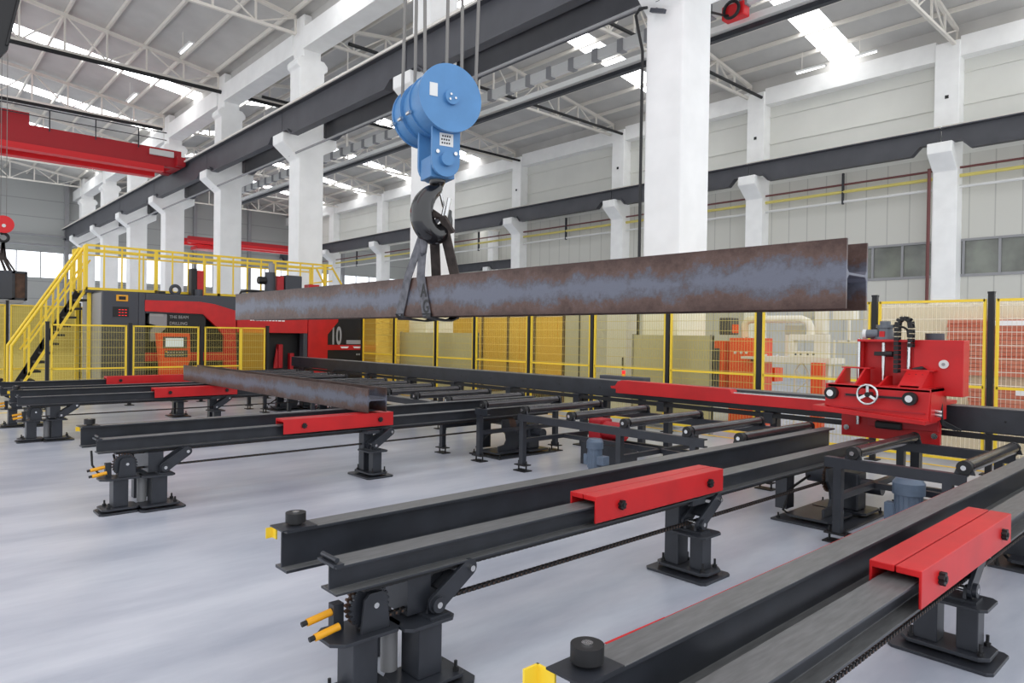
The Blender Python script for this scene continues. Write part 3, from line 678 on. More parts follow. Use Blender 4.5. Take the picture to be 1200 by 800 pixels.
def head_stand(x, xb, label, sensors=True):
    """x = carrier beam centre, xb = fixed beam centre"""
    g = thing('head_support', label, 'machine leg', (x, 2.1, 0))
    plate(x-.2, x+.14, 1.70, 2.1, 0, .022).build('base_plate', DARK, g, bevel=.003)
    plate(x-.12, x+.24, 2.08, 2.55, .0, .022).build('base_plate', DARK, g, bevel=.003)
    plate(x-.18, x+.12, 1.73, 2.1, .04, .06).build('foot_plate', DARK, g, bevel=.003)
    plate(x-.10, x+.2, 2.1, 2.5, .04, .06).build('foot_plate', DARK, g, bevel=.003)
    MB().box(x-.14, x+.04, 1.85, 2.0, .06, .36).build('post', DARK, g, bevel=.006)
    MB().box(x-.07, x+.11, 2.22, 2.38, .06, .36).build('post', DARK, g, bevel=.006)
    MB().cyl((x-.12, 2.17, .06), (x-.12, 2.17, .36), .05, 16).build('round_post', STEELW if 0 else LGREY, g, smooth=True)
    plate(x-.2, x+.08, 1.72, 2.16, .36, .38, .06).build('top_plate', DARK, g, bevel=.003)
    plate(x-.12, x+.15, 2.12, 2.46, .36, .38).build('top_plate', DARK, g, bevel=.003)
    MB().box(xb-.06, xb+.06, 2.2, 2.36, .0, .655).build('tall_post', DARK, g, bevel=.006)
    MB().box(xb-.03, x+.02, 2.2, 2.36, .4, .62).build('web_plate', DARK, g)
    bolts(g, [(x-.13, 1.8), (x+.07, 1.8), (x+.15, 2.45), (x-.05, 2.47)], .06)
    # sprocket between bearing plates
    MB().gear((x-.03, 1.98, .505), (1,0,0), .125, 24, .02, .016).build('sprocket', DARK, g)
    MB().gear((x-.075, 1.98, .505), (1,0,0), .125, 24, .02, .016).build('sprocket', BROWN, g)
    MB().prism([(1.9,.38),(2.08,.38),(2.06,.56),(2.03,.59),(1.95,.59),(1.92,.56)], 'x', x+.01, x+.03).build('bearing_plate', DARK, g, bevel=.002)
    MB().cyl((x+.03, 1.99, .52), (x+.036, 1.99, .52), .016, 12).build('bearing_cap', CHROME, g)
    link(g, x, 2.36, .45, 2.60, .61)
    if sensors:
        for dy, z, dx in ((0, .475, -.12), (.02, .425, -.03)):
            s = MB().cyl((x+dx, 1.66, z-.01), (x+dx, 1.80, z+.012), .02, 12).build('proximity_sensor', SENS, g, smooth=True)
            MB().cyl((x+dx, 1.63, z-.013), (x+dx, 1.662, z-.008), .014, 10).build('sensor_nut', BLACK, s)
        MB().box(x-.15, x-.09, 1.80, 1.86, .38, .53).build('sensor_bracket', DARK, g)
    return g
def mid_stand(x, xb, label, y=5.0):
    g = thing('beam_support', label, 'machine leg', (x, y+.1, 0))
    plate(x-.33, x+.26, y-.12, y+.3, 0, .022, .03).build('base_plate', DARK, g, bevel=.003)
    plate(x-.28, x+.22, y-.05, y+.24, .045, .07, .05).build('foot_plate', DARK, g, bevel=.003)
    MB().box(x-.21, x-.07, y+.0, y+.15, .07, .60).build('tall_post', DARK, g, bevel=.006)
    MB().box(xb-.08, x+.08, y-.02, y+.17, .60, .645).build('bearer_plate', DARK, g, bevel=.003)
    MB().box(x+.03, x+.15, y+.02, y+.16, .07, .35).build('short_post', DARK, g, bevel=.006)
    plate(x-.17, x+.21, y-.06, y+.24, .35, .37).build('top_plate', DARK, g, bevel=.003)
    bolts(g, [(x-.22, y+.0), (x+.17, y+.0), (x-.1, y+.19), (x+.16, y+.2)], .07, .07)
    link(g, x+.02, y+.08, .44, y+.34, .61)
    return g
def gear_stand(x, xb, label):
    g = thing('drive_unit', label, 'chain drive', (x, 8, 0))
    MB().box(x-.42, x+.36, 7.3, 8.6, 0, .022).build('base_plate', DARK, g, bevel=.003)
    plate(x-.3, x+.2, 7.4, 8.0, .05, .075).build('foot_plate', DARK, g)
    plate(x-.3, x+.3, 8.05, 8.5, .05, .075).build('foot_plate', DARK, g)
    MB().box(xb-.07, xb+.07, 7.6, 7.78, .07, .655).build('post', DARK, g, bevel=.006)
    # curved bearing plate
    MB().prism([(7.52,.075),(7.95,.075),(8.0,.2),(7.97,.32),(7.88,.42),(7.78,.48),(7.74,.6),(7.6,.6),(7.6,.46),(7.68,.36),(7.7,.25),(7.66,.18),(7.52,.16)], 'x', x+.05, x+.08).build('curved_plate', DARK, g, bevel=.003)
    MB().gear((x-.02, 7.85, .46), (1,0,0), .16, 26, .022, .024).build('sprocket', BROWN, g)
    MB().box(x-.1, x+.2, 8.1, 8.35, .075, .5).build('gearbox', DARK, g, bevel=.02)
    MB().cyl((x+.2, 8.22, .36), (x+.42, 8.22, .36), .08, 18).build('shaft_housing', DARK, g, smooth=True)
    MB().cyl((x-.1, 8.2, .42), (x-.4, 8.2, .42), .1, 20).build('motor_body', DGREY, g, smooth=True)
    MB().tube([(x-.35, 8.1, .4), (x-.38, 7.7, .3), (x-.3, 7.35, .12), (x-.3, 7.5, .05)], .015, 6).build('cable', BLACK, g)
    bolts(g, [(x-.36, 7.36), (x+.3, 7.36), (x-.36, 8.5), (x+.3, 8.5)], .022)
    return g
def chain(x, y0, y1, z, label):
    m = MB(); y = y0; k = 0
    g = thing('drive_chain', label, 'chain', (x, y0, z-.02))
    for dx in (-.014, .014):
        m = MB(); y = y0
        while y < y1-.02:
            for q in (0, .02): m.box(x+dx-.003-(.004 if q else 0), x+dx+.003-(.004 if q else 0), y+q, y+q+.026, z-.010, z+.010)
            y += .04
        m.build('link_row', BLACK, g, kind='stuff')
    m = MB(); y = y0+.01
    while y < y1-.02: m.cyl((x-.018, y, z), (x+.018, y, z), .007, 6); y += .04
    m.build('roller_row', BROWN, g, kind='stuff')
    return g
ST = [  # name, carrier near edge x, fixed near edge x, cover y0,y1, words
    (-1.16, -1.44, 3.76, 5.50, 'nearest station'),
    (-3.20, -3.66, 3.70, 5.38, 'second station'),
    (-8.55, -9.05, 3.80, 5.45, 'third station'),
    (-14.65, -15.05, 3.9, 5.5, 'fourth station')]
for i, (xc, xf, y0, y1, w) in enumerate(ST):
    fixed_beam(xf, 'dark fixed H beam with a stop roller, rear one of the %s' % w, (1.0, .6, .5, .5)[i])
    carrier_beam(xc, 'dark carrier H beam along the front of the %s' % w)
    cover(xc, y0, y1, 'red steel cover riding on the carrier beam of the %s' % w)
    cx, cb_ = xc-.085, xf-.075
    if i == 0: lx = cx-.09
    elif i == 2: lx = cx+.14
    else: lx = cx
    head_stand(lx, cb_, 'dark support stand with sprocket and orange sensors, front end of the %s' % w)
    mid_stand(lx, cb_, 'dark two-post support with a tilting link, middle of the %s' % w)
    gear_stand(cx, cb_, 'dark chain drive unit near the rollers, %s' % w)
    chain(cx if i else cx-.06, 2.0, 7.75, .438 if i else .47, 'lower run of the drive chain under the %s' % w)
    chain(cx, 2.0, 7.75, .610, 'upper run of the drive chain under the %s' % w)
# fifth pair far left, only fixed beam and its cover in view
fixed_beam(-17.45, 'dark fixed H beam farthest left, reaching towards the ladder')
carrier_beam(-17.05, 'dark carrier H beam farthest left, almost hidden behind the next pair')
cover(-17.42, 3.65, 5.6, 'red steel cover farthest left, behind the fourth one', z=.885)
head_stand(-17.13, -17.5, 'dark support stand under the farthest left pair of beams')
mid_stand(-17.13, -17.5, 'dark two-post support under the farthest left pair of beams')
gear_stand(-17.13, -17.5, 'dark chain drive unit under the farthest left pair of beams')
# hoses at the front end of the third station
for i, pts in enumerate(([at(107,528,x=-9.0), at(108,545,x=-8.95), at(114,553,x=-8.9), at(124,559,x=-8.85), at(135,560,x=-8.75)],
                         [at(133,532,x=-8.7), at(136,545,x=-8.7), at(138,556,x=-8.7), at(145,548,x=-8.68)])):
    tag(MB().tube(pts, .012, 6).build('hose', BLACK, smooth=True), ('black hose drooping from the end of the third fixed beam', 'short black hose at the sensors of the third station')[i], 'hose')
# red guard rope along the nearest fixed beam
a0 = Vector((-1.61, 1.75, .86)); a1 = Vector((-1.61, 1.95, .878)); a2 = Vector((-1.602, 2.3, .886)); a3 = Vector((-1.602, 8.6, .882))
g = thing('pull_cord', 'thin red emergency pull cord along the nearest fixed beam', 'cord', a0)
MB().cyl(a2, a3, .0022, 6).build('cord', RED, g)
MB().cyl(a1, a2, .009, 8, .004).build('sleeve', RED, g)
MB().cyl(a0, a1, .006, 6).build('end_link', CHROME, g)

# ================================================================== ROLLER CONVEYOR
def roller(x, label):
    g = thing('conveyor_roller', label, 'roller', (x, 7.0, .9)); z = .90; r_ = .058
    MB().cyl((x, 7.08, z), (x, 8.68, z), r_, 24).build('tube', ROLL_M, g, smooth=True)
    for y0, y1 in ((6.99, 7.05), (8.7, 8.75)):
        MB().cyl((x, y0, z), (x, y1, z), .062, 22).build('bearing', BLACK, g, bevel=.004, smooth=True)
        MB().prism([(x-.08, .84), (x+.08, .84), (x+.06, .90), (x+.045, z+.04), (x-.045, z+.04), (x-.06, .90)], 'y', (y0+y1)/2-.012, (y0+y1)/2+.012).build('bearing_bracket', DARK, g)
    MB().cyl((x, 6.97, z), (x, 6.99, z), .022, 14).build('shaft_end', CHROME, g, smooth=True)
    return g
nr = 0; first = None
for k in range(0, 19):
    x = -1.78-.94*k
    if k == 2: x = -3.93
    if any(xf-.2 < x < xc+.05 for xc, xf, *_ in ST): continue
    w = 'dark steel roller of the roller table, %s from the right' % (ORD+['thirteenth','fourteenth','fifteenth','sixteenth','seventeenth','eighteenth'])[nr]
    if first is None: first = roller(x, w)
    else: dup(first, (x-first.location.x, 0, 0), w)
    nr += 1
def section(x0, x1, label, posts, deep=True):
    g = thing('roller_table', label, 'conveyor frame', ((x0+x1)/2, 7.8, 0))
    for y in (7.0, 8.72):
        m = MB().prism([(y-.04,.74),(y+.04,.74),(y+.04,.755),(y-.025,.755),(y-.025,.825),(y+.04,.825),(y+.04,.84),(y-.04,.84)], 'x', x0, x1)
        m.build('side_rail', DARK, g, bevel=.002)
    for px in posts:
        for y in (7.0, 8.72):
            MB().box(px-.04, px+.04, y-.04, y+.04, .09, .745).build('leg', DARK, g, bevel=.004)
            f = MB().box(px-.11, px+.11, y-.07, y+.07, .085, .1).box(px-.12, px+.12, y-.08, y+.08, 0, .015)
            for sx in (-.08, .08): f.cyl((px+sx, y, .01), (px+sx, y, .15), .012, 8)
            f.build('foot', BLACK, g)
        MB().box(px-.03, px+.03, 7.04, 8.68, .42, .48).build('cross_bar', DARK, g)
    if len(posts) > 1: MB().box(x0+.1, x1-.1, 8.69, 8.75, .3, .36).build('lower_bar', DARK, g)
    if len(posts) > 1: MB().box(posts[0], posts[-1], 7.84, 7.9, .42, .48).build('lower_bar', DARK, g)
    return g
section(-2.98, -1.75, 'dark steel frame under the rollers in front of the red carriage', [-2.85, -1.9])
section(-7.5, -4.35, 'dark steel frame under the middle rollers beside the small blue motor', [-7.42, -5.6, -4.5])
section(-8.5, -8.2, 'short dark steel frame under one roller right of the lying beam', [-8.42])
section(-14.5, -9.28, 'dark steel frame under the rollers behind the lying beam', [-14.2, -11.8, -9.4])
section(-16.95, -15.3, 'dark steel frame under the rollers behind the fourth station', [-16.8, -15.4])
section(-19.9, -17.7, 'dark steel frame under the rollers nearest the drilling machine', [-19.7, -17.8])
def motor(x, y, h, r_, label):
    g = thing('drive_motor', label, 'motor', (x, y, 0))
    MB().box(x-.18, x+.18, y-.2, y+.2, 0, .05).build('base', DARK, g, bevel=.004)
    MB().cyl((x, y, .05), (x, y, h*.3), r_*.8, 24).build('flange', MOTOR, g, smooth=True)
    m = MB().cyl((x, y, h*.28), (x, y, h*.76), r_*.88, 24)
    for i in range(18):
        t = 2*PI*i/18; m.bar((x+r_*.86*math.cos(t), y+r_*.86*math.sin(t), h*.3), (x+r_*.86*math.cos(t), y+r_*.86*math.sin(t), h*.75), .012, .03, up=(-math.sin(t), math.cos(t), 0))
    m.build('finned_body', MOTOR, g)
    MB().cyl((x, y, h*.76), (x, y, h*.93), r_*1.04, 28).cyl((x, y, h*.93), (x, y, h), r_*1.04, 28, r_*.8).build('fan_cowl', MOTOR, g, smooth=True)
    MB().box(x+r_*.8, x+r_*1.9, y-.07, y+.06, h*.38, h*.6).build('terminal_box', MOTOR, g, bevel=.01)
    MB().box(x-r_*1.5, x-r_*.8, y-.05, y+.05, h*.33, h*.6).build('side_box', MOTOR, g, bevel=.01)
    MB().tube([(x+r_*1.6, y, h*.4), (x+r_*2.2, y-.05, h*.2), (x+r_*3, y+.1, .1), (x+r_*4, y+.4, .02)], .014, 6).build('cable', BLACK, g)
motor(-6.38, 7.42, .565, .115, 'small blue-grey upright motor on the floor beside the middle rollers')
motor(-2.36, 7.45, .66, .14, 'blue-grey upright motor on the floor below the red carriage, partly hidden')
# red gearbox on the floor beyond the middle rollers
g = thing('red_gearbox', 'red gear unit low behind the middle rollers', 'gearbox', (-6.9, 8.35, 0))
MB().box(-7.3, -6.5, 8.15, 8.55, 0, .35).build('base', DARK, g)
MB().box(-7.2, -6.95, 8.2, 8.5, .35, .72).build('housing', DRED, g, bevel=.03)
MB().cyl((-6.95, 8.35, .55), (-6.6, 8.35, .55), .14, 20).build('flange', DRED, g, smooth=True)

# long conveyor datum beam
g = thing('guide_beam', 'long dark box beam running behind the rollers from the machine to the right', 'guide beam', (-10, 9.55, .6))
MB().box(-20.6, .8, 9.42, 9.70, .955, 1.245).build('box_beam', DARK, g, bevel=.012, mats=[DARKTOP], facemat=lambda p, off: 1 if p.center.z+off.z > 1.24 else 0)  # top face paler: dust with sky sheen in its colour
MB().box(-20.3, .8, 9.34, 9.42, .885, .945).build('rack_rail', BLACK, g)
for i in range(12):
    x = -19.6+1.85*i
    MB().box(x-.07, x+.07, 9.33, 9.42, .80, .96).box(x-.1, x+.1, 9.3, 9.44, .94, .955).build('bracket', DARK, g)
    MB().box(x-.05, x+.05, 9.5, 9.62, .0, .96).build('leg', DARK, g)
    MB().box(x-.14, x+.14, 9.42, 9.7, 0, .02).build('foot', BLACK, g)
m = MB()
for i in range(21): m.cyl((-20+i, 9.415, 1.1), (-20+i, 9.422, 1.1), .012, 8)
m.build('bolt', BLACK, g)
bp = at(713, 436, y=9.8)
g = thing('junction_cabinet', 'low dark box with a small red beacon behind the guide beam', 'control box', (-8.0, 9.85, 1.1))
MB().box(-8.3, -7.3, 9.75, 9.95, 1.0, 1.30).build('box', DGREY, g, bevel=.01)
MB().cyl((-7.82, 9.85, 1.3), (-7.82, 9.85, 1.34), .035, 14).build('beacon_base', SENS, g)
MB().cyl((-7.82, 9.85, 1.34), (-7.82, 9.85, 1.40), .03, 14).build('beacon', LED, g, smooth=True)
MB().box(-8.25, -8.15, 9.8, 9.9, 0, 1.0).build('leg', DARK, g)
MB().box(-7.45, -7.35, 9.8, 9.9, 0, 1.0).build('leg', DARK, g)
# red slide on the beam
g = thing('measuring_slide', 'long red measuring slide lying along the guide beam up to the carriage', 'slide', (-5.6, 9.35, 1.03))
MB().prism([(-7.5,1.05),(-3.6,1.05),(-3.6,1.20),(-5.32,1.20),(-5.36,1.255),(-7.38,1.27),(-7.46,1.25),(-7.52,1.17),(-7.62,1.16),(-7.6,1.12),(-7.5,1.12)], 'y', 9.24, 9.42).build('body', RED, g, bevel=.004)
MB().box(-5.3, -3.65, 9.26, 9.41, 1.20, 1.214).build('top_strip', CHROME, g)

# ================================================================== RED CARRIAGE on the guide beam
g = thing('clamp_carriage', 'bright red clamping carriage with a chrome handwheel on the guide beam', 'machine', (-3.1, 9.1, .78))
# head: long front plate with slot grooves
m = MB().prism([(-3.70,1.20),(-2.55,1.09),(-2.53,1.46),(-3.66,1.47)], 'y', 8.62, 8.68)
m.build('front_plate', RED, g, bevel=.006)
MB().prism([(-3.80,1.14),(-2.55,1.07),(-2.54,1.12),(-3.80,1.20)], 'y', 8.52, 8.95).build('lower_lip', RED, g, bevel=.004)
MB().box(-3.68, -2.53, 8.62, 9.2, 1.43, 1.47).build('head_top', RED, g, bevel=.004)
MB().box(-2.57, -2.53, 8.65, 9.2, 1.1, 1.47).build('head_side', RED, g); MB().box(-3.70, -3.66, 8.65, 9.2, 1.15, 1.47).build('head_side', RED, g)
MB().box(-3.46, -2.78, 8.605, 8.622, 1.32, 1.37).build('slot', DRED, g)
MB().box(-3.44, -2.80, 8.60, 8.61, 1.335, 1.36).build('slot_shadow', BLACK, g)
MB().box(-3.62, -2.58, 8.60, 8.625, 1.185, 1.20).build('ridge', DRED, g)
for (px, py) in ((975, 460), (1067, 467)):
    p = at(px, py, y=8.6)
    w = MB().cyl((p.x, 8.55, p.z), (p.x, 8.62, p.z), .075, 28).build('guide_wheel', BLACK, g, bevel=.006, smooth=True)
    MB().cyl((p.x, 8.535, p.z), (p.x, 8.55, p.z), .04, 20).build('wheel_hub', CHROME, w, smooth=True)
p = at(1017, 462, y=8.52)
hw = MB().torus((p.x, 8.50, p.z), (0,1,0), .112, .014, 36, 10).build('handwheel', CHROME, g, smooth=True)
m = MB()
for t in (PI/2, PI/2+2*PI/3, PI/2-2*PI/3): m.bar((p.x, 8.51, p.z), (p.x+.108*math.cos(t), 8.505, p.z+.108*math.sin(t)), .03, .012, up=(0,1,0))
m.build('spoke', CHROME, hw)
MB().cyl((p.x, 8.49, p.z), (p.x, 8.62, p.z), .028, 16).build('wheel_shaft', BLACK, hw, smooth=True)
# gusset ribs from the head back to the tower
for x in (-3.6, -3.36, -3.1, -2.88, -2.66):
    zt = 1.66 if x != -3.1 else 1.58
    MB().prism([(8.66,1.46),(9.12,1.46),(9.12,zt),(8.98,zt)], 'x', x-.012, x+.012).build('gusset', RED, g, bevel=.002)
for x0, x1, y0, y1, z0, z1 in ((-3.64, -3.3, 8.97, 9.12, 1.655, 1.67), (-2.95, -2.6, 8.97, 9.12, 1.655, 1.67)):
    MB().box(x0, x1, y0, y1, z0, z1).build('gusset_cap', RED, g)
m = MB()
for i in range(3):
    for j in range(2): m.cyl((-2.84+.07*i, 8.86+.05*j, 1.55+.05*j), (-2.84+.07*i, 8.85+.05*j, 1.56+.05*j), .014, 8)
MB().add([(-2.88,8.7,1.49),(-2.66,8.7,1.49),(-2.66,8.98,1.66),(-2.88,8.98,1.66)], [(0,1,2,3)]).build('sloped_cover', RED, g)
m.build('bolt_hole', BLACK, g)
# tower
MB().box(-3.47, -2.86, 9.2, 9.24, 1.1, 2.02).build('tower_back', RED, g, bevel=.004)
MB().box(-3.47, -2.86, 9.0, 9.24, 1.99, 2.02).build('tower_top', RED, g, bevel=.004)
for x in (-3.47, -2.89): MB().box(x, x+.03, 9.12, 9.24, 1.45, 2.0).build('tower_side', RED, g)
for x, z0 in ((-3.475, .95), (-2.905, .95)):
    MB().cyl((x, 9.08, z0), (x, 9.08, 2.03), .021, 16).build('guide_rod', CHROME, g, smooth=True)
MB().cyl((-3.19, 9.09, 1.46), (-3.19, 9.09, 1.98), .022, 14).build('lead_screw', CHROME, g, smooth=True)
MB().box(-3.27, -3.11, 9.0, 9.12, 1.82, 1.87).cyl((-3.13, 8.99, 1.845), (-3.05, 8.99, 1.845), .035, 14).build('screw_nut', BLACK, g, bevel=.004)
# motor on the tower
mm = MB().cyl((-3.19, 9.13, 2.02), (-3.19, 9.13, 2.05), .12, 22).cyl((-3.19, 9.13, 2.05), (-3.19, 9.13, 2.16), .10, 22, .085).cyl((-3.19, 9.13, 2.16), (-3.19, 9.13, 2.20), .10, 22).cyl((-3.19, 9.13, 2.20), (-3.19, 9.13, 2.245), .06, 18)
mo = mm.build('tower_motor', GMOTOR, g, smooth=True)
MB().cyl((-3.25, 9.08, 2.09), (-3.38, 9.06, 2.085), .055, 16).build('motor_side', GMOTOR, mo, smooth=True)
MB().cyl((-3.38, 9.06, 2.085), (-3.42, 9.055, 2.085), .06, 16).build('white_cap', PIPEW, mo, smooth=True)
MB().box(-3.22, -3.16, 9.02, 9.04, 2.05, 2.12).build('red_label', RED, mo)
MB().tube([(-3.1, 9.13, 2.19), (-2.98, 9.12, 2.17), (-2.93, 9.1, 2.14), (-2.92, 9.1, 2.05)], .014, 8).build('motor_cable', BLACK, mo, smooth=True)
# cable chain loop
m = MB(); c = Vector((-2.93, 9.0, 2.2)); R_ = .075
path = [Vector((-3.005, 9.0, z)) for z in [1.62+.055*i for i in range(11)]] + [c+Vector((-R_*math.cos(t), 0, R_*math.sin(t))) for t in [PI*i/6 for i in range(1, 6)]] + [Vector((-2.855, 9.0, 2.2-.055*i)) for i in range(1, 6)]
for a, b in zip(path, path[1:]):
    d = (b-a)*.86
    for dy in (-.045, .045): m.bar(a+Vector((0,dy,0)), a+d+Vector((0,dy,0)), .012, .05, up=(0,1,0) if 0 else (1,0,0))
    m.bar(a+d*.3+Vector((0,-.05,0)), a+d*.3+Vector((0,.05,0)), .05, .012, up=(b-a).normalized())
m.build('cable_chain', BLACK, g)
# electrical cabinet
cab = MB().box(-2.86, -2.34, 9.1, 9.32, 1.37, 2.02).build('cabinet', RED, g, bevel=.008)
MB().cyl((-2.535, 9.075, 1.74), (-2.535, 9.1, 1.74), .05, 24).build('gauge', PIPEW, cab, smooth=True)
MB().cyl((-2.535, 9.065, 1.74), (-2.535, 9.075, 1.74), .018, 14).build('gauge_centre', LGREY, cab)
MB().cyl((-2.68, 9.25, 2.02), (-2.68, 9.25, 2.10), .10, 24).build('grey_drum', DGREY, cab, smooth=True)
MB().tube([(-2.9, 9.05, 1.62), (-2.82, 9.0, 1.67), (-2.74, 9.02, 1.69), (-2.72, 9.08, 1.66)], .022, 8).build('black_hose', BLACK, g, smooth=True)
MB().box(-2.74, -2.56, 9.05, 9.2, 1.33, 1.38).build('cable_gland', BLACK, g)
for k in range(3):
    MB().tube([(-2.6+.02*k, 9.1, 1.36), (-2.56+.02*k, 9.0, 1.2), (-2.52, 9.02, 1.05+.02*k), (-2.44+.03*k, 9.2, .98)], .013, 8).build('hanging_cable', BLACK, g, smooth=True)
# base on the guide beam
MB().box(-3.69, -2.57, 9.12, 9.18, .79, 1.15).build('base_plate', RED, g, bevel=.006)
MB().box(-3.35, -2.57, 9.05, 9.12, .95, 1.12).build('base_step', DRED, g, bevel=.004)
MB().box(-3.25, -2.95, 9.0, 9.1, .93, 1.02).build('black_roller', BLACK, g, bevel=.02)
MB().box(-3.69, -2.57, 9.15, 9.75, 1.25, 1.29).build('saddle', RED, g)
for px, py in ((992, 500), (1095, 511)):
    p = at(px, py, y=9.1); MB().cyl((p.x, 9.09, p.z), (p.x, 9.125, p.z), .034, 18).build('base_wheel', CHROME, g, smooth=True)
p = at(1096, 482, y=8.8)
MB().cyl((p.x-.07, 8.8, p.z+.01), (p.x+.07, 8.8, p.z-.005), .02, 12).cyl((p.x-.07, 8.8, p.z-.03), (p.x+.07, 8.8, p.z-.045), .02, 12).build('bright_pin', CHROME, g, smooth=True)

# ================================================================== DRILLING MACHINE
XF = -22.0
g = thing('drilling_machine', 'large charcoal and red beam drilling machine at the end of the rollers', 'machine', (-23.5, 8, 0))
MB().box(-24.6, XF, 4.5, 5.42, 0, 3.1).build('left_cabinet', DGREY, g, bevel=.02)
MB().box(-24.55, XF-.1, 4.485, 4.5, .05, 3.05).build('side_panel', LGREY, g)
MB().box(-24.6, XF, 5.42, 5.6, 0, 3.08).build('corner_post', DGREY, g, bevel=.02)
MB().box(-24.4, XF-.6, 5.6, 8.2, 0, 2.6).build('recess', BLACK, g)
MB().box(-24.4, XF, 5.6, 11.36, 2.5, 3.08).build('top_housing', DGREY, g, bevel=.02)
MB().box(-24.2, XF-.5, 8.2, 11.36, 0, 2.5).build('inner_body', BLACK, g)
y = 5.58
MB().prism([(5.58,2.88),(7.1,2.90),(7.55,2.84),(8.2,2.66),(8.2,1.9),(8.26,0.1),(7.84,.1),(7.84,1.85),(7.65,2.1),(7.2,2.52),(5.58,2.56)], 'x', XF-.1, XF+.03).build('red_arch', RED, g, bevel=.006)
MB().box(XF-.2, XF+.01, 5.6, 7.84, 1.1, 1.35).build('red_crossbar', ORANGE if 0 else RED, g)
MB().box(XF-.2, XF+.01, 5.6, 7.84, .0, .35).build('red_foot', RED, g)
MB().prism([(5.72,2.55),(6.2,2.5),(6.2,2.1),(6.05,1.95),(6.05,1.7),(5.75,1.68),(5.75,2.0),(5.9,2.15),(5.72,2.2)], 'x', XF-.3, XF-.05).build('drill_head', LGREY, g, bevel=.01)
MB().box(XF-.25, XF-.04, 5.72, 6.1, 2.42, 2.52).build('head_cover', GREYMARK, g)
text('THE BEAM', .13, (XF-.03, 6.26, 2.37), '+x', GREYMARK, g, 'lettering', squeeze=.9)
text('DRILLING', .13, (XF-.03, 6.26, 2.18), '+x', GREYMARK, g, 'lettering', squeeze=.9)
MB().box(XF-.58, XF-.04, 6.2, 7.3, 2.05, 2.52).build('dark_panel', BLACK, g)
a = MB().box(XF-.02, XF+.03, 4.84, 5.14, 2.82, 3.0).build('display_frame', SENS, g, bevel=.01)
MB().box(XF+.03, XF+.035, 4.90, 5.08, 2.86, 2.96).build('display', BLACK, a)
a = MB().box(XF-.02, XF+.02, 4.76, 5.16, 2.38, 2.66).build('counter_window', BLACK, g)
m = MB()
for i in range(3):
    for k in range(3): m.box(XF+.02, XF+.024, 4.9+.08*k, 4.95+.08*k, 2.57-.08*i, 2.585-.08*i)
m.build('counter_digits', LED, a)
# red portal
MB().box(XF-.35, XF+.02, 8.24, 10.62, 1.98, 2.56).build('portal_header', RED, g, bevel=.006)
m = MB(); yy = 8.65
random.seed(3)
for k in range(11):
    wd = random.uniform(.05, .11); m.box(XF+.02, XF+.023, yy, yy+wd, 2.36-.0*k, 2.40+random.choice((0,.02))); yy += wd+.03
m.build('header_marks', WPAINT, g)
MB().prism([(10.64,.1),(11.14,.1),(11.36,.45),(11.36,1.95),(11.75,2.4),(11.75,2.56),(10.64,2.56)], 'x', XF-.35, XF+.03).build('portal_column', RED, g, bevel=.006)
MB().box(XF-.3, XF+.0, 10.48, 10.62, .1, 1.98).build('inner_post', DGREY, g)
for (y0, y1, z0, z1) in ((9.3, 9.42, .8, 1.7), (9.75, 9.9, .8, 1.6), (10.15, 10.3, .75, 1.3)):
    MB().box(XF-.5, XF-.3, y0, y1, z0, z1).build('clamp_arm', DRED if y0 > 9.5 else DGREY, g, bevel=.02)
MB().prism([(9.6,.8),(9.9,.8),(9.7,1.5)], 'x', XF-.4, XF-.35).build('red_wedge', DRED, g)
# right cabinet with the 10
MB().box(-24.0, XF-.02, 11.38, 13.3, .35, 2.62).build('right_cabinet', BLACK, g, bevel=.01)
MB().box(XF-.02, XF+.01, 11.36, 13.3, 1.41, 1.59).build('red_stripe', RED, g)
MB().box(XF-.02, XF, 12.1, 13.3, 1.62, 1.76).build('grey_stripe', GREYMARK, g)
for y0 in (11.85, 12.35):
    MB().prism([(y0+.05,1.47),(y0+.27,1.47),(y0+.34,1.53),(y0,1.53)], 'x', XF+.01, XF+.016).build('white_chevron', WPAINT, g)
text('10', .86, (XF-.01, 11.48, 1.62), '+x', GREYMARK, g, 'number_ten', squeeze=.5, bold=.02)
m = MB(); yy = 12.15
for k in range(3): m.box(XF-.0, XF+.004, yy, yy+.07, 1.64, 1.72); yy += .1
m.build('small_marks', GREYMARK, g)
m = MB(); yy = 12.5
for k in range(9): m.box(XF-.02, XF-.012, yy, yy+.06, 1.22, 1.28); yy += .085
m.build('small_marks', GREYMARK, g)
# on top
MB().torus((-22.4, 6.52, 3.24), (1,0,0), .13, .05, 24, 10).build('lifting_eye', DGREY, g, smooth=True)
MB().box(-22.6, -22.3, 6.02, 6.22, 3.08, 3.18).build('top_lug', BLACK, g)
MB().box(-22.9, -22.6, 7.05, 7.22, 3.08, 3.95).build('spindle_guard', BLACK, g, bevel=.02)
MB().box(-22.9, -22.6, 7.22, 7.42, 3.08, 3.9).build('spindle_column', RED, g, bevel=.02)
MB().cyl((-22.55, 7.25, 3.08), (-22.55, 7.25, 3.3), .12, 16).build('spindle_collar', DGREY, g, smooth=True)
MB().tube([(-22.5, 8.45, 3.08), (-22.5, 8.55, 3.3), (-22.5, 8.75, 3.34), (-22.5, 9.3, 3.34), (-22.5, 9.45, 3.2)], .035, 8).build('top_handle', BLACK, g, smooth=True)
MB().box(-23, -22.5, 9.75, 10.0, 3.08, 3.9).build('hydraulic_block', DRED, g, bevel=.02)
MB().box(-23, -22.5, 10.05, 10.65, 3.08, 3.95).build('hydraulic_pack', DGREY, g, bevel=.04)
MB().cyl((-22.6, 9.55, 3.3), (-22.6, 9.55, 4.0), .17, 18).build('pump_motor', DGREY, g, smooth=True)
MB().cyl((-22.6, 9.15, 3.72), (-22.6, 9.4, 3.72), .13, 16).build('pump_flange', BLACK, g, smooth=True)
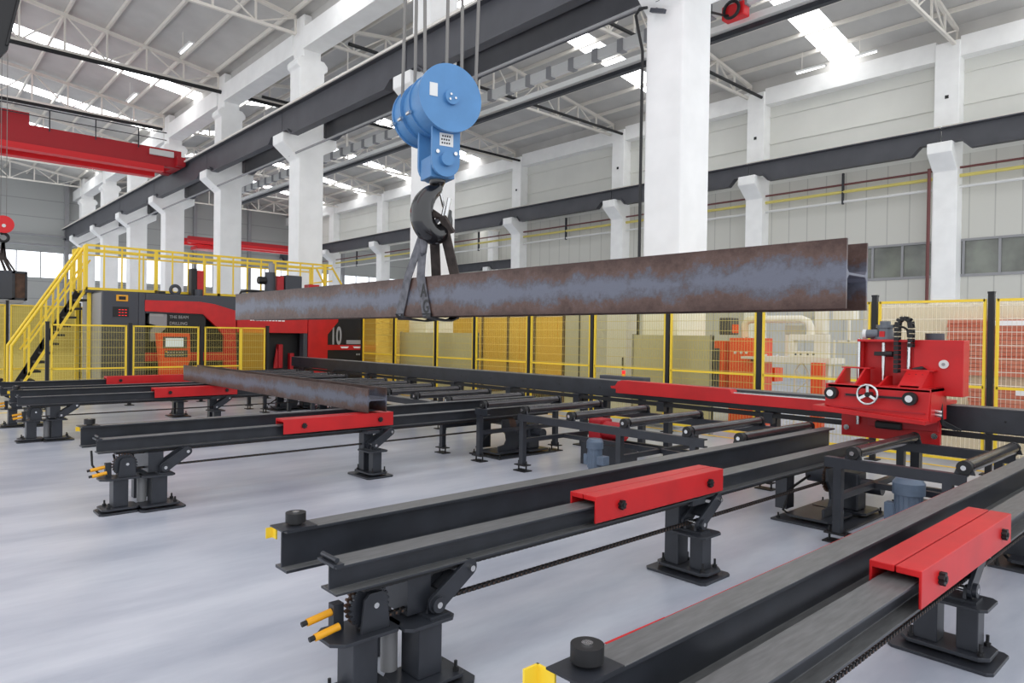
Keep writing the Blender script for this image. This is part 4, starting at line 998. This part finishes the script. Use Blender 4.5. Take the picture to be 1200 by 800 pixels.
MB().cyl((-22.6, 9.6, 4.0), (-22.6, 9.6, 4.3), .1, 14).build('pump_cap', LGREY, g, smooth=True)
MB().box(-23.1, -22.7, 11.0, 11.4, 3.08, 3.7).build('red_box', RED, g, bevel=.02)
# service platform with railing
g = thing('service_platform', 'yellow railed service platform along the top of the drilling machine', 'platform', (-23.8, 8, 3.1))
MB().box(-24.9, -23.1, 4.3, 12.2, 3.08, 3.16).build('deck', DARK, g)
for X, a, b, st_ in ((-23.15, 4.3, 12.1, .47), (-24.85, 4.3, 12.1, 1.95)):
    m = MB().bar((X, a, 4.46), (X, b, 4.46), .06).bar((X, a, 4.33), (X, b, 4.33), .045).bar((X, a, 3.19), (X, b, 3.19), .09)
    m.build('top_rail', YEL, g)
    y = a; i = 0
    while y < b+.1:
        MB().bar((X, y, 3.16), (X, y, 4.46), .09 if i % 4 == 0 else .04).build('baluster', YEL, g); y += st_; i += 1
MB().bar((-24.85, 12.1, 4.46), (-23.15, 12.1, 4.46), .05).bar((-24.85, 12.1, 3.9), (-23.15, 12.1, 3.9), .05).build('end_rail', YEL, g)
MB().bar((-23.15, 11.5, 4.3), (-23.15, 12.1, 3.25), .05).bar((-23.15, 12.1, 4.4), (-23.15, 12.9, 3.2), .05).build('brace', YEL, g)
for y in (4.35, 12.0): MB().box(-24.9, -24.8, y, y+.1, 0, 3.08).build('support_leg', YEL, g)
# ladder stair at its left end
g = thing('access_stair', 'steep yellow stair with dark treads left of the drilling machine', 'stair', (-23.7, 3.4, 0))
A0, A1 = Vector((0, 2.6, .02)), Vector((0, 4.3, 3.12))
for X in (-24.1, -23.3):
    MB().bar(A0+Vector((X,0,0)), A1+Vector((X,0,0)), .05, .07 if X > -24 else .2).build('stringer', YEL if X > -24 else BLACK, g)
    r0 = Vector((X, 2.58, 1.52)); r1 = Vector((X, 4.32, 4.46))
    MB().tube([Vector((X, 2.58, .1)), r0, r1], .04, 8).build('handrail', YEL, g)
    MB().bar(r0+Vector((0,.28,-.12)), r1+Vector((0,.12,-.42)), .045).build('mid_rail', YEL, g)
    for f in (.22, .45, .62, .8):
        p = A0.lerp(A1, f)+Vector((X,0,0)); MB().bar(p, p+Vector((0,0,1.42)), .05).build('baluster', YEL, g)
    MB().bar((X, 4.32, 3.1), (X, 4.32, 4.46), .11).build('end_post', YEL, g)
for i in range(1, 12):
    p = A0.lerp(A1, i/12); MB().box(-24.08, -23.32, p.y-.02, p.y+.24, p.z-.03, p.z+.03).build('tread', BLACK, g)
MB().bar((-23.3, 4.42, 0), (-23.3, 4.42, 3.1), .09).build('post', YEL, g)
# operator console
g = thing('operator_console', 'orange-red operator console with a pale screen behind the mesh fence', 'console', (-21.25, 6.15, 0))
MB().prism([(5.82,.12),(6.55,.12),(6.55,1.0),(6.62,1.2),(6.58,1.93),(5.72,1.93),(5.80,1.2),(5.82,1.0)], 'x', -21.5, -21.2).build('housing', ORANGE, g, bevel=.01)
a = MB().box(-21.21, -21.17, 5.86, 6.50, 1.50, 1.83).build('screen_frame', DGREY, g, bevel=.01)
MB().box(-21.17, -21.165, 5.92, 6.40, 1.54, 1.79).build('screen', SCREEN, a)
a = MB().box(-21.21, -21.18, 5.90, 6.52, 1.24, 1.44).build('button_panel', DGREY, g, bevel=.01)
m = MB()
for i in range(6):
    for k in range(2): m.box(-21.18, -21.17, 5.96+.08*i, 6.01+.08*i, 1.28+.08*k, 1.32+.08*k)
m.build('button', GREYMARK, a)
MB().cyl((-21.18, 5.94, 1.4), (-21.16, 5.94, 1.4), .025, 12).build('stop_button', SENS, a)
MB().box(-21.55, -21.15, 5.85, 6.5, 0, .12).build('plinth', DARK, g)

# ================================================================== FENCES
def fence_panel(p0, p1, z0, zt, label, zmid=None, tint=None, wire=None, vs=.06, hs=.2, name='mesh_fence', group=None):
    p0 = Vector(p0); p1 = Vector(p1); d = p1-p0; L = d.length; u = d.normalized(); n = Vector((-u.y, u.x, 0))
    c = (p0+p1)/2; g = thing(name, label, 'fence', (c.x, c.y, z0), group)
    w = .04; Z = Vector((0,0,1))
    m = MB().bar(p0+Z*z0, p0+Z*zt, w).bar(p1+Z*z0, p1+Z*zt, w).bar(p0+Z*(zt-w/2), p1+Z*(zt-w/2), w).bar(p0+Z*(z0+w/2), p1+Z*(z0+w/2), w)
    if zmid: m.bar(p0+Z*zmid, p1+Z*zmid, w)
    m.build('frame', YEL, g)
    m = MB(); k = vs
    while k < L-.01: m.bar(p0+u*k+Z*z0, p0+u*k+Z*zt, .0038); k += vs
    z = z0+hs
    while z < zt-.03: m.bar(p0+Z*z, p1+Z*z, .009); z += hs
    m.build('wire_mesh', wire or YWIRE, g)
    if tint: m = MB().add([p0+Z*z0+n*.02, p1+Z*z0+n*.02, p1+Z*zt+n*.02, p0+Z*zt+n*.02], [(0,1,2,3)]).build('sheet', tint, g)
    return g
def fence_post(x, y, z, label, w=.08):
    g = thing('fence_post', label, 'post', (x, y, 0))
    MB().box(x-w/2, x+w/2, y-w/2, y+w/2, 0, z).build('post', BLACK, g)
    MB().box(x-.1, x+.1, y-.1, y+.1, 0, .015).build('foot', BLACK, g)
    MB().box(x-w/2-.005, x+w/2+.005, y-w/2-.005, y+w/2+.005, z, z+.03).build('cap', BLACK, g)
PX = [-21.3, -19.25, -16.95, -15.1, -12.87, -10.72, -8.6, -6.53, -4.47, -2.82, -.8, 1.2]
for i, x in enumerate(PX):
    j = len(PX)-1-i
    fence_post(x, 12.32, 2.74, 'black post of the rear yellow fence, %s from the left' % (ORD+['x']) [i].replace('nearest','first'))
    if i < len(PX)-1:
        fence_panel((x+.08, 12.32, 0), (PX[i+1]-.08, 12.32, 0), .16, 2.66, 'yellow mesh panel of the rear fence, %s from the left' % ORD[i].replace('nearest','first'), 1.32,
                    tint=AMBER if i == 0 else TINT if i < 7 else None, wire=CREAM if i >= 8 else None)
PY = [2.98, 4.82, 6.65, 8.56]
for i, y in enumerate(PY):
    fence_post(-20.4, y, 2.16, 'black post of the low fence in front of the drilling machine, %s from the left' % ORD[i].replace('nearest','first'))
for i, (a, b) in enumerate(((3.07, 4.73), (4.91, 6.56), (6.75, 7.74))):
    fence_panel((-20.4, a, 0), (-20.4, b, 0), .14, 2.13, 'low yellow mesh panel in front of the drilling machine, %s from the left' % ORD[i].replace('nearest','first'), 1.0, TINT)
fence_panel((-20.4, 7.78, 0), (-20.4, 8.47, 0), .14, 2.13, 'narrow amber-sheeted fence panel beside the machine opening', None, AMBER)
for i, (a, b) in enumerate(((.9, 2.94), (3.1, 5.0), (5.1, 7.0))):
    fence_panel((-28.2, a, 0), (-28.2, b, 0), .14, 2.8, 'tall yellow fence panel far behind the stair, %s from the left' % ORD[i].replace('nearest','first'), .65, CURTAIN)
    fence_post(-28.2, b+.06, 2.9, 'tall black fence post far behind the stair, %s from the left' % ORD[i].replace('nearest','first'))

# ================================================================== BEHIND THE REAR FENCE
def P_(px, py, y): return at(px, py, y=y)
# low grey screens standing before the white columns
for px0, px1, lb in ((742, 836, 'grey-beige low screen hiding the foot of the big white column'), (470, 560, 'grey-beige low screen hiding the foot of the second white column')):
    a = P_(px0, 392, 12.75); b = P_(px1, 392, 12.75)
    g = thing('low_screen', lb, 'screen', ((a.x+b.x)/2, 12.75, 0))
    MB().box(a.x, b.x, 12.72, 12.78, .1, 2.06).build('sheet', GREYSCR, g)
    for xx in (a.x, b.x-.05): MB().box(xx, xx+.05, 12.7, 12.8, 0, 2.08).build('leg', LGREY, g)
# amber curtain bays behind
xs_ = [P_(px, 380, 15.2).x for px in (462, 503, 565, 595, 626, 660, 686)]
for i in range(len(xs_)-1):
    g = thing('welding_curtain', 'amber strip curtain hanging in a dark frame behind the rear fence, %s from the left' % ORD[i].replace('nearest','first'), 'curtain', ((xs_[i]+xs_[i+1])/2, 15.2, 0), )
    m = MB(); x = xs_[i]+.06
    while x < xs_[i+1]-.12: m.box(x, x+.26, 15.2+.02*(int(x*10) % 2), 15.21+.02*(int(x*10) % 2), .35, 2.6); x += .24
    m.build('curtain_strip', CURTAIN, g)
    MB().box(xs_[i], xs_[i]+.06, 15.17, 15.25, 0, 2.7).box(xs_[i], xs_[i+1], 15.17, 15.25, 2.62, 2.7).build('frame', BROWN, g)
g = thing('pale_partition', 'pale partition added behind the amber curtains to brighten them', 'backing', (-20, 17.4, 0))
MB().box(-27, -14.2, 17.3, 17.45, 0, 2.75).build('sheet', CREAM, g); MB().box(-27, -14.2, 17.28, 17.47, 0, .12).build('kick_plate', LGREY, g)  # pale surface added so the amber curtains look brighter
# pale crates on the floor behind the curtain
for i, (px, w, h) in enumerate(((480, .8, .9), (540, .9, 1.0), (575, .6, .8), (612, .7, 1.1), (634, .9, .8), (668, .9, 1.0))):
    p = P_(px, 420, 16.2); g = thing('pallet_crate', 'pale crate on a pallet behind the amber curtain, %s from the left' % ORD[i].replace('nearest','first'), 'crate', (p.x, 16.2, 0))
    MB().box(p.x-w/2, p.x+w/2, 15.8, 16.6, .14, h).build('box', CREAM, g, bevel=.01)
    m = MB()
    for k in (-1, 0, 1): m.box(p.x+k*w*.38-.05, p.x+k*w*.38+.05, 15.8, 16.6, 0, .14)
    m.build('pallet', BROWN, g)
# grey-white cabinet pillar
a = P_(711, 380, 13.6); b = P_(734, 380, 13.6)
g = thing('grey_locker', 'tall pale grey locker behind the fence left of the big column', 'cabinet', ((a.x+b.x)/2, 13.8, 0))
MB().box(a.x, b.x, 13.6, 14.1, 0, 3.0).build('body', PIPEW, g, bevel=.01); MB().box(b.x-.1, b.x-.07, 13.57, 13.6, 1.2, 1.5).build('handle', DARK, g)
a = P_(636, 380, 14.2); b = P_(700, 380, 14.2)
g = thing('grey_rack', 'grey-beige storage cabinet behind the fence, seen through mesh', 'cabinet', ((a.x+b.x)/2, 14.4, 0))
MB().box(a.x+.9, b.x, 14.2, 14.8, .1, 2.9).build('body', GREYSCR, g, bevel=.01)
MB().box((a.x+b.x)/2+.4, (a.x+b.x)/2+.43, 14.17, 14.2, .2, 2.8).build('door_gap', DGREY, g)
# orange machine tool
Y0 = 14.6
def bx(px0, py0, px1, py1, y0, y1):
    a = P_(px0, py1, y0); b = P_(px1, py0, y0); return MB().box(a.x, b.x, y0, y1, a.z, b.z)
g = thing('orange_machine', 'orange machine tool with dark openings behind the rear fence', 'machine', (P_(855,440,Y0).x, Y0+.4, 0))
a = P_(853, 480, Y0); b = P_(886, 396, Y0)
MB().box(a.x, b.x, Y0, Y0+.8, 0, b.z).build('body', ORANGE, g, bevel=.02)
bx(826, 399, 848, 470, Y0, Y0+.7).build('open_frame', ORANGE, g, bevel=.01)
bx(830, 408, 843, 465, Y0-.02, Y0).build('opening', DGREY, g)
m = MB()
for px in (862, 869, 875):
    p = P_(px, 413, Y0); m.cyl((p.x, Y0-.03, p.z), (p.x, Y0, p.z), .03, 12)
m.build('dial', PIPEW, g)
bx(868, 418, 888, 420, Y0-.3, Y0).build('shelf', PIPEW, g)
bx(842, 372, 856, 392, Y0+.2, Y0+.6).build('dark_head', DGREY, g, bevel=.03)
bx(858, 380, 863, 390, Y0+.1, Y0+.2).build('orange_knob', ORANGE, g)
# cream machine
Y1 = 14.9
g = thing('cream_machine', 'cream painted machine with a bent tube arch and window panel behind the fence', 'machine', (P_(915,440,Y1).x, Y1+.4, 0))
pts = [P_(873,395,Y1), P_(873,380,Y1), P_(877,375,Y1), P_(885,374,Y1), P_(940,374,Y1), P_(947,377,Y1), P_(950,384,Y1), P_(950,396,Y1)]
MB().tube(pts, .085, 12).build('tube_arch', CREAM, g, smooth=True)
z0 = P_(900,421,Y1).z
a = P_(927,418,Y1); b = P_(971,392,Y1); c = P_(932,411,Y1); d = P_(956,399,Y1)
m = MB().box(a.x, b.x, Y1-.1, Y1+.1, a.z, c.z).box(a.x, b.x, Y1-.1, Y1+.1, d.z, b.z).box(a.x, c.x, Y1-.1, Y1+.1, c.z, d.z).box(d.x, b.x, Y1-.1, Y1+.1, c.z, d.z)
m.build('window_panel', CREAM, g, bevel=.01)
m = MB()
for px in (935, 941, 949, 956): 
    p = P_(px, 415, Y1); m.cyl((p.x, Y1-.12, p.z), (p.x, Y1-.1, p.z), .02, 10)
m.build('button', DGREY, g)
bx(880, 420, 972, 423, Y1-.3, Y1+.5).build('table', CREAM, g)
bx(964, 420, 971, 462, Y1-.05, Y1+.1).build('leg', CREAM, g); bx(872, 395, 876, 462, Y1, Y1+.1).build('leg', CREAM, g)
bx(975, 398, 978, 462, Y1+.3, Y1+.35).box(P_(975,398,Y1).x, P_(998,398,Y1).x, Y1+.3, Y1+.35, P_(975,400,Y1).z-.03, P_(975,400,Y1).z+.03).build('pipe_frame', CREAM, g)
bx(993, 375, 996, 400, Y1+.3, Y1+.35).build('pipe_post', CREAM, g)
bx(919, 380, 942, 392, Y1+.4, Y1+.7).build('cylinder_block', GREYSCR, g, bevel=.03)
bx(920, 392, 924, 420, Y1+.3, Y1+.36).build('strut', CREAM, g)
bx(954, 360, 966, 392, Y1+.3, Y1+.6).build('column', CREAM, g, bevel=.03)
bx(940, 356, 952, 374, Y1+.5, Y1+.8).build('dark_elbow', GREYSCR, g, bevel=.04)
bx(976, 362, 1000, 374, Y1+.6, Y1+.9).build('rear_cabinet', CREAM, g)
m = MB(); a = P_(931,462,Y1); b = P_(946,462,Y1); zt = P_(938,424,Y1).z; xm = (a.x+b.x)/2
m.bar((a.x, Y1, 0), (a.x, Y1, zt-.2), .03).bar((b.x, Y1, 0), (b.x, Y1, zt-.2), .03).bar((a.x, Y1, zt-.2), (xm, Y1, zt), .03).bar((b.x, Y1, zt-.2), (xm, Y1, zt), .03)
k = 0; z = .1
while z < zt-.4: m.bar((a.x if k % 2 else b.x, Y1, z), (b.x if k % 2 else a.x, Y1, z+.25), .02); z += .25; k += 1
m.build('lattice_leg', CREAM, g)
a = P_(895, 416, Y1)
g = thing('white_rags', 'crumpled white rags on the table of the cream machine', 'rags', (a.x, Y1, z0))
m = MB(); random.seed(5)
for k in range(9): 
    x = a.x-.15+.09*k; m.cyl((x, Y1-.1, z0+.01), (x+.07, Y1-.05, z0+.06+.03*(k % 3)), .05, 7, .02)
m.build('cloth', PIPEW, g, smooth=True)
g = thing('floor_cabinet', 'low orange-legged cabinet under the cream machine table', 'cabinet', (P_(900,440,15.6).x, 15.6, 0))
bx(876, 431, 908, 445, 15.6, 16.0).build('body', ORANGE, g)
a = P_(958, 440, 14.4)
g = thing('orange_stand', 'narrow orange stand right of the cream machine', 'stand', (a.x, 14.4, 0))
MB().box(a.x-.12, a.x+.12, 14.35, 14.5, 0, P_(958,425,14.4).z).build('upright', ORANGE, g)
MB().box(a.x-.18, a.x+.18, 14.3, 14.6, 0, .03).build('foot', DARK, g)
# wrapped goods
YB = 13.55
g = thing('wrapped_crate', 'big cream crate wrapped in clear film behind the right end of the fence', 'crate', (-2.5, YB+.7, 0))
a = P_(1024, 352, YB)
MB().box(a.x-.1, .9, YB, YB+1.3, .12, 2.66).build('box', CREAM, g, bevel=.02)
m = MB()
for x in (a.x, -2.6, .6): m.box(x, x+.12, YB, YB+1.3, 0, .12)
m.build('pallet', BROWN, g)
m = MB(); n = 46; X0, X1 = a.x-.15, .95; random.seed(11)
for i in range(n):
    for k, z in enumerate((.15, .7, 1.2, 1.7, 2.2, 2.70)):
        m.v.append(Vector((X0+(X1-X0)*i/(n-1), YB-.07+.045*random.random(), z)))
for i in range(n-1):
    for k in range(5): m.f.append((i*6+k, (i+1)*6+k, (i+1)*6+k+1, i*6+k+1))
m.build('film', FILM, g, smooth=True)
for i, (px0, py0, px1, py1, lb) in enumerate(((1110, 374, 1215, 438, 'large stack of brick-red boards under film beside the red carriage'), (1135, 457, 1215, 486, 'lower stack of brick-red boards under film at the right edge'))):
    a = P_(px0, py1, YB-.1); b = P_(px1, py0, YB-.1)
    g = thing('board_stack', lb, 'board stack', ((a.x+b.x)/2, YB-.1, a.z)); nb = 14 if i == 0 else 6
    for k in range(nb):
        z = a.z+(b.z-a.z)*k/nb; MB().box(a.x+.008*(k % 3), b.x, YB-.16, YB-.005, z, z+(b.z-a.z)/nb-.006).build('board', BRICK, g)
    c = P_(px0+55, py0+3, YB-.17); MB().box(c.x, c.x+.55, YB-.17, YB-.16, b.z-.1, b.z-.02).build('paper_label', WPAINT, g)
# ================================================================== LEFT EDGE
q = at(13, 335, x=-29.5)
g = thing('hanging_block', 'brown open steel box hanging from slings at the left edge', 'load', q)
MB().box(q.x-.5, q.x+.4, q.y+.05, q.y+.36, q.z-.42, q.z+.42).build('open_front', BROWN, g)
m = MB().box(q.x-.5, q.x+.45, q.y-.02, q.y+.06, q.z-.5, q.z+.5).box(q.x-.5, q.x+.45, q.y+.35, q.y+.41, q.z-.5, q.z+.46).box(q.x-.5, q.x+.45, q.y-.02, q.y+.41, q.z+.42, q.z+.5).box(q.x-.5, q.x+.45, q.y-.02, q.y+.41, q.z-.5, q.z-.42)
m.build('rim', DARK, g)
MB().box(q.x-.5, q.x+.45, q.y-.5, q.y-.02, q.z-.45, q.z+.5).build('side_face', DGREY, g)
MB().box(q.x-.5, q.x+.5, q.y-.5, q.y+.3, q.z-.6, q.z-.5).build('tray', LGREY, g)
t = at(4, 268, x=-29.5)
g = thing('red_hook_block', 'small red crane hook block at the left edge', 'hook block', t)
MB().cyl((t.x-.1, t.y, t.z+.15), (t.x+.1, t.y, t.z+.15), .30, 24).build('sheave_cover', BRED, g, smooth=True)
MB().cyl((t.x+.1, t.y, t.z+.1), (t.x+.12, t.y, t.z+.1), .06, 14).build('axle', PIPEW, g)
MB().torus((t.x, t.y, t.z-.3), (1,0,0), .14, .05, 20, 8, PI*.1, PI*1.7).build('hook', BLACK, g, smooth=True)
MB().cyl((t.x, t.y, t.z-.2), (t.x, t.y, t.z), .05, 10).build('shank', BLACK, g)
for i, dy in enumerate((-.08, .08)):
    tag(MB().cyl((t.x, t.y+dy, t.z+.3), (t.x, t.y+dy, 11.5), .01, 6).build('hoist_rope', CABLE), 'thin rope above the small red hook block, %s one' % ('left', 'right')[i], 'rope')
g = thing('lifting_sling', 'dark slings between the small red hook and the hanging brown box', 'sling', (t.x, t.y, q.z+.5))
for dy, w in ((-.25, .08), (.0, .1), (.2, .06)):
    MB().ribbon([(t.x, t.y, t.z-.4), (t.x, t.y+dy*.35, (t.z+q.z)/2), (t.x, q.y+dy*.6, q.z+.48)], w, .015, (0,1,0)).build('strap', SLINGD, g)
# dark vertical cable bundle in the top left corner
a = at(13, -30, x=-9.0); b = at(-4, 52, x=-9.0)
g = thing('festoon_bundle', 'dark hanging cable bundle in the top left corner', 'cable', b)
top_ = a+(a-b)*((11.9-a.z)/(a.z-b.z))
MB().ribbon([top_, a, a.lerp(b, .6), b, b+Vector((0,-.2,-.3))], .2, .08, (0,1,0)).build('sleeve', BLACK, g)
MB().tube([a+Vector((.05,.11,0)), b+Vector((.05,.08,0))], .014, 6).build('edge_cable', BLACK, g)

# ================================================================== LIGHT
W = bpy.data.worlds.new('World'); bpy.context.scene.world = W; W.use_nodes = True
bg = W.node_tree.nodes['Background']; bg.inputs[0].default_value = (.93, .96, 1, 1); bg.inputs[1].default_value = 1.5
def area(name, loc, rot, sx, sy, e, col=(1,1,1)):
    l = bpy.data.lights.new(name, 'AREA'); l.shape = 'RECTANGLE'; l.size = sx; l.size_y = sy; l.energy = e; l.color = col
    o = bpy.data.objects.new(name, l); C.objects.link(o); o.location = loc; o.rotation_euler = rot; return o
sc = bpy.context.scene
sc.view_settings.view_transform = 'Standard'; sc.view_settings.look = 'None'; sc.view_settings.exposure = 0.0
sc.cycles.use_denoising = True
sc.cycles.max_bounces = 8; sc.cycles.diffuse_bounces = 5; sc.cycles.transparent_max_bounces = 24
sc.cycles.sample_clamp_indirect = 6
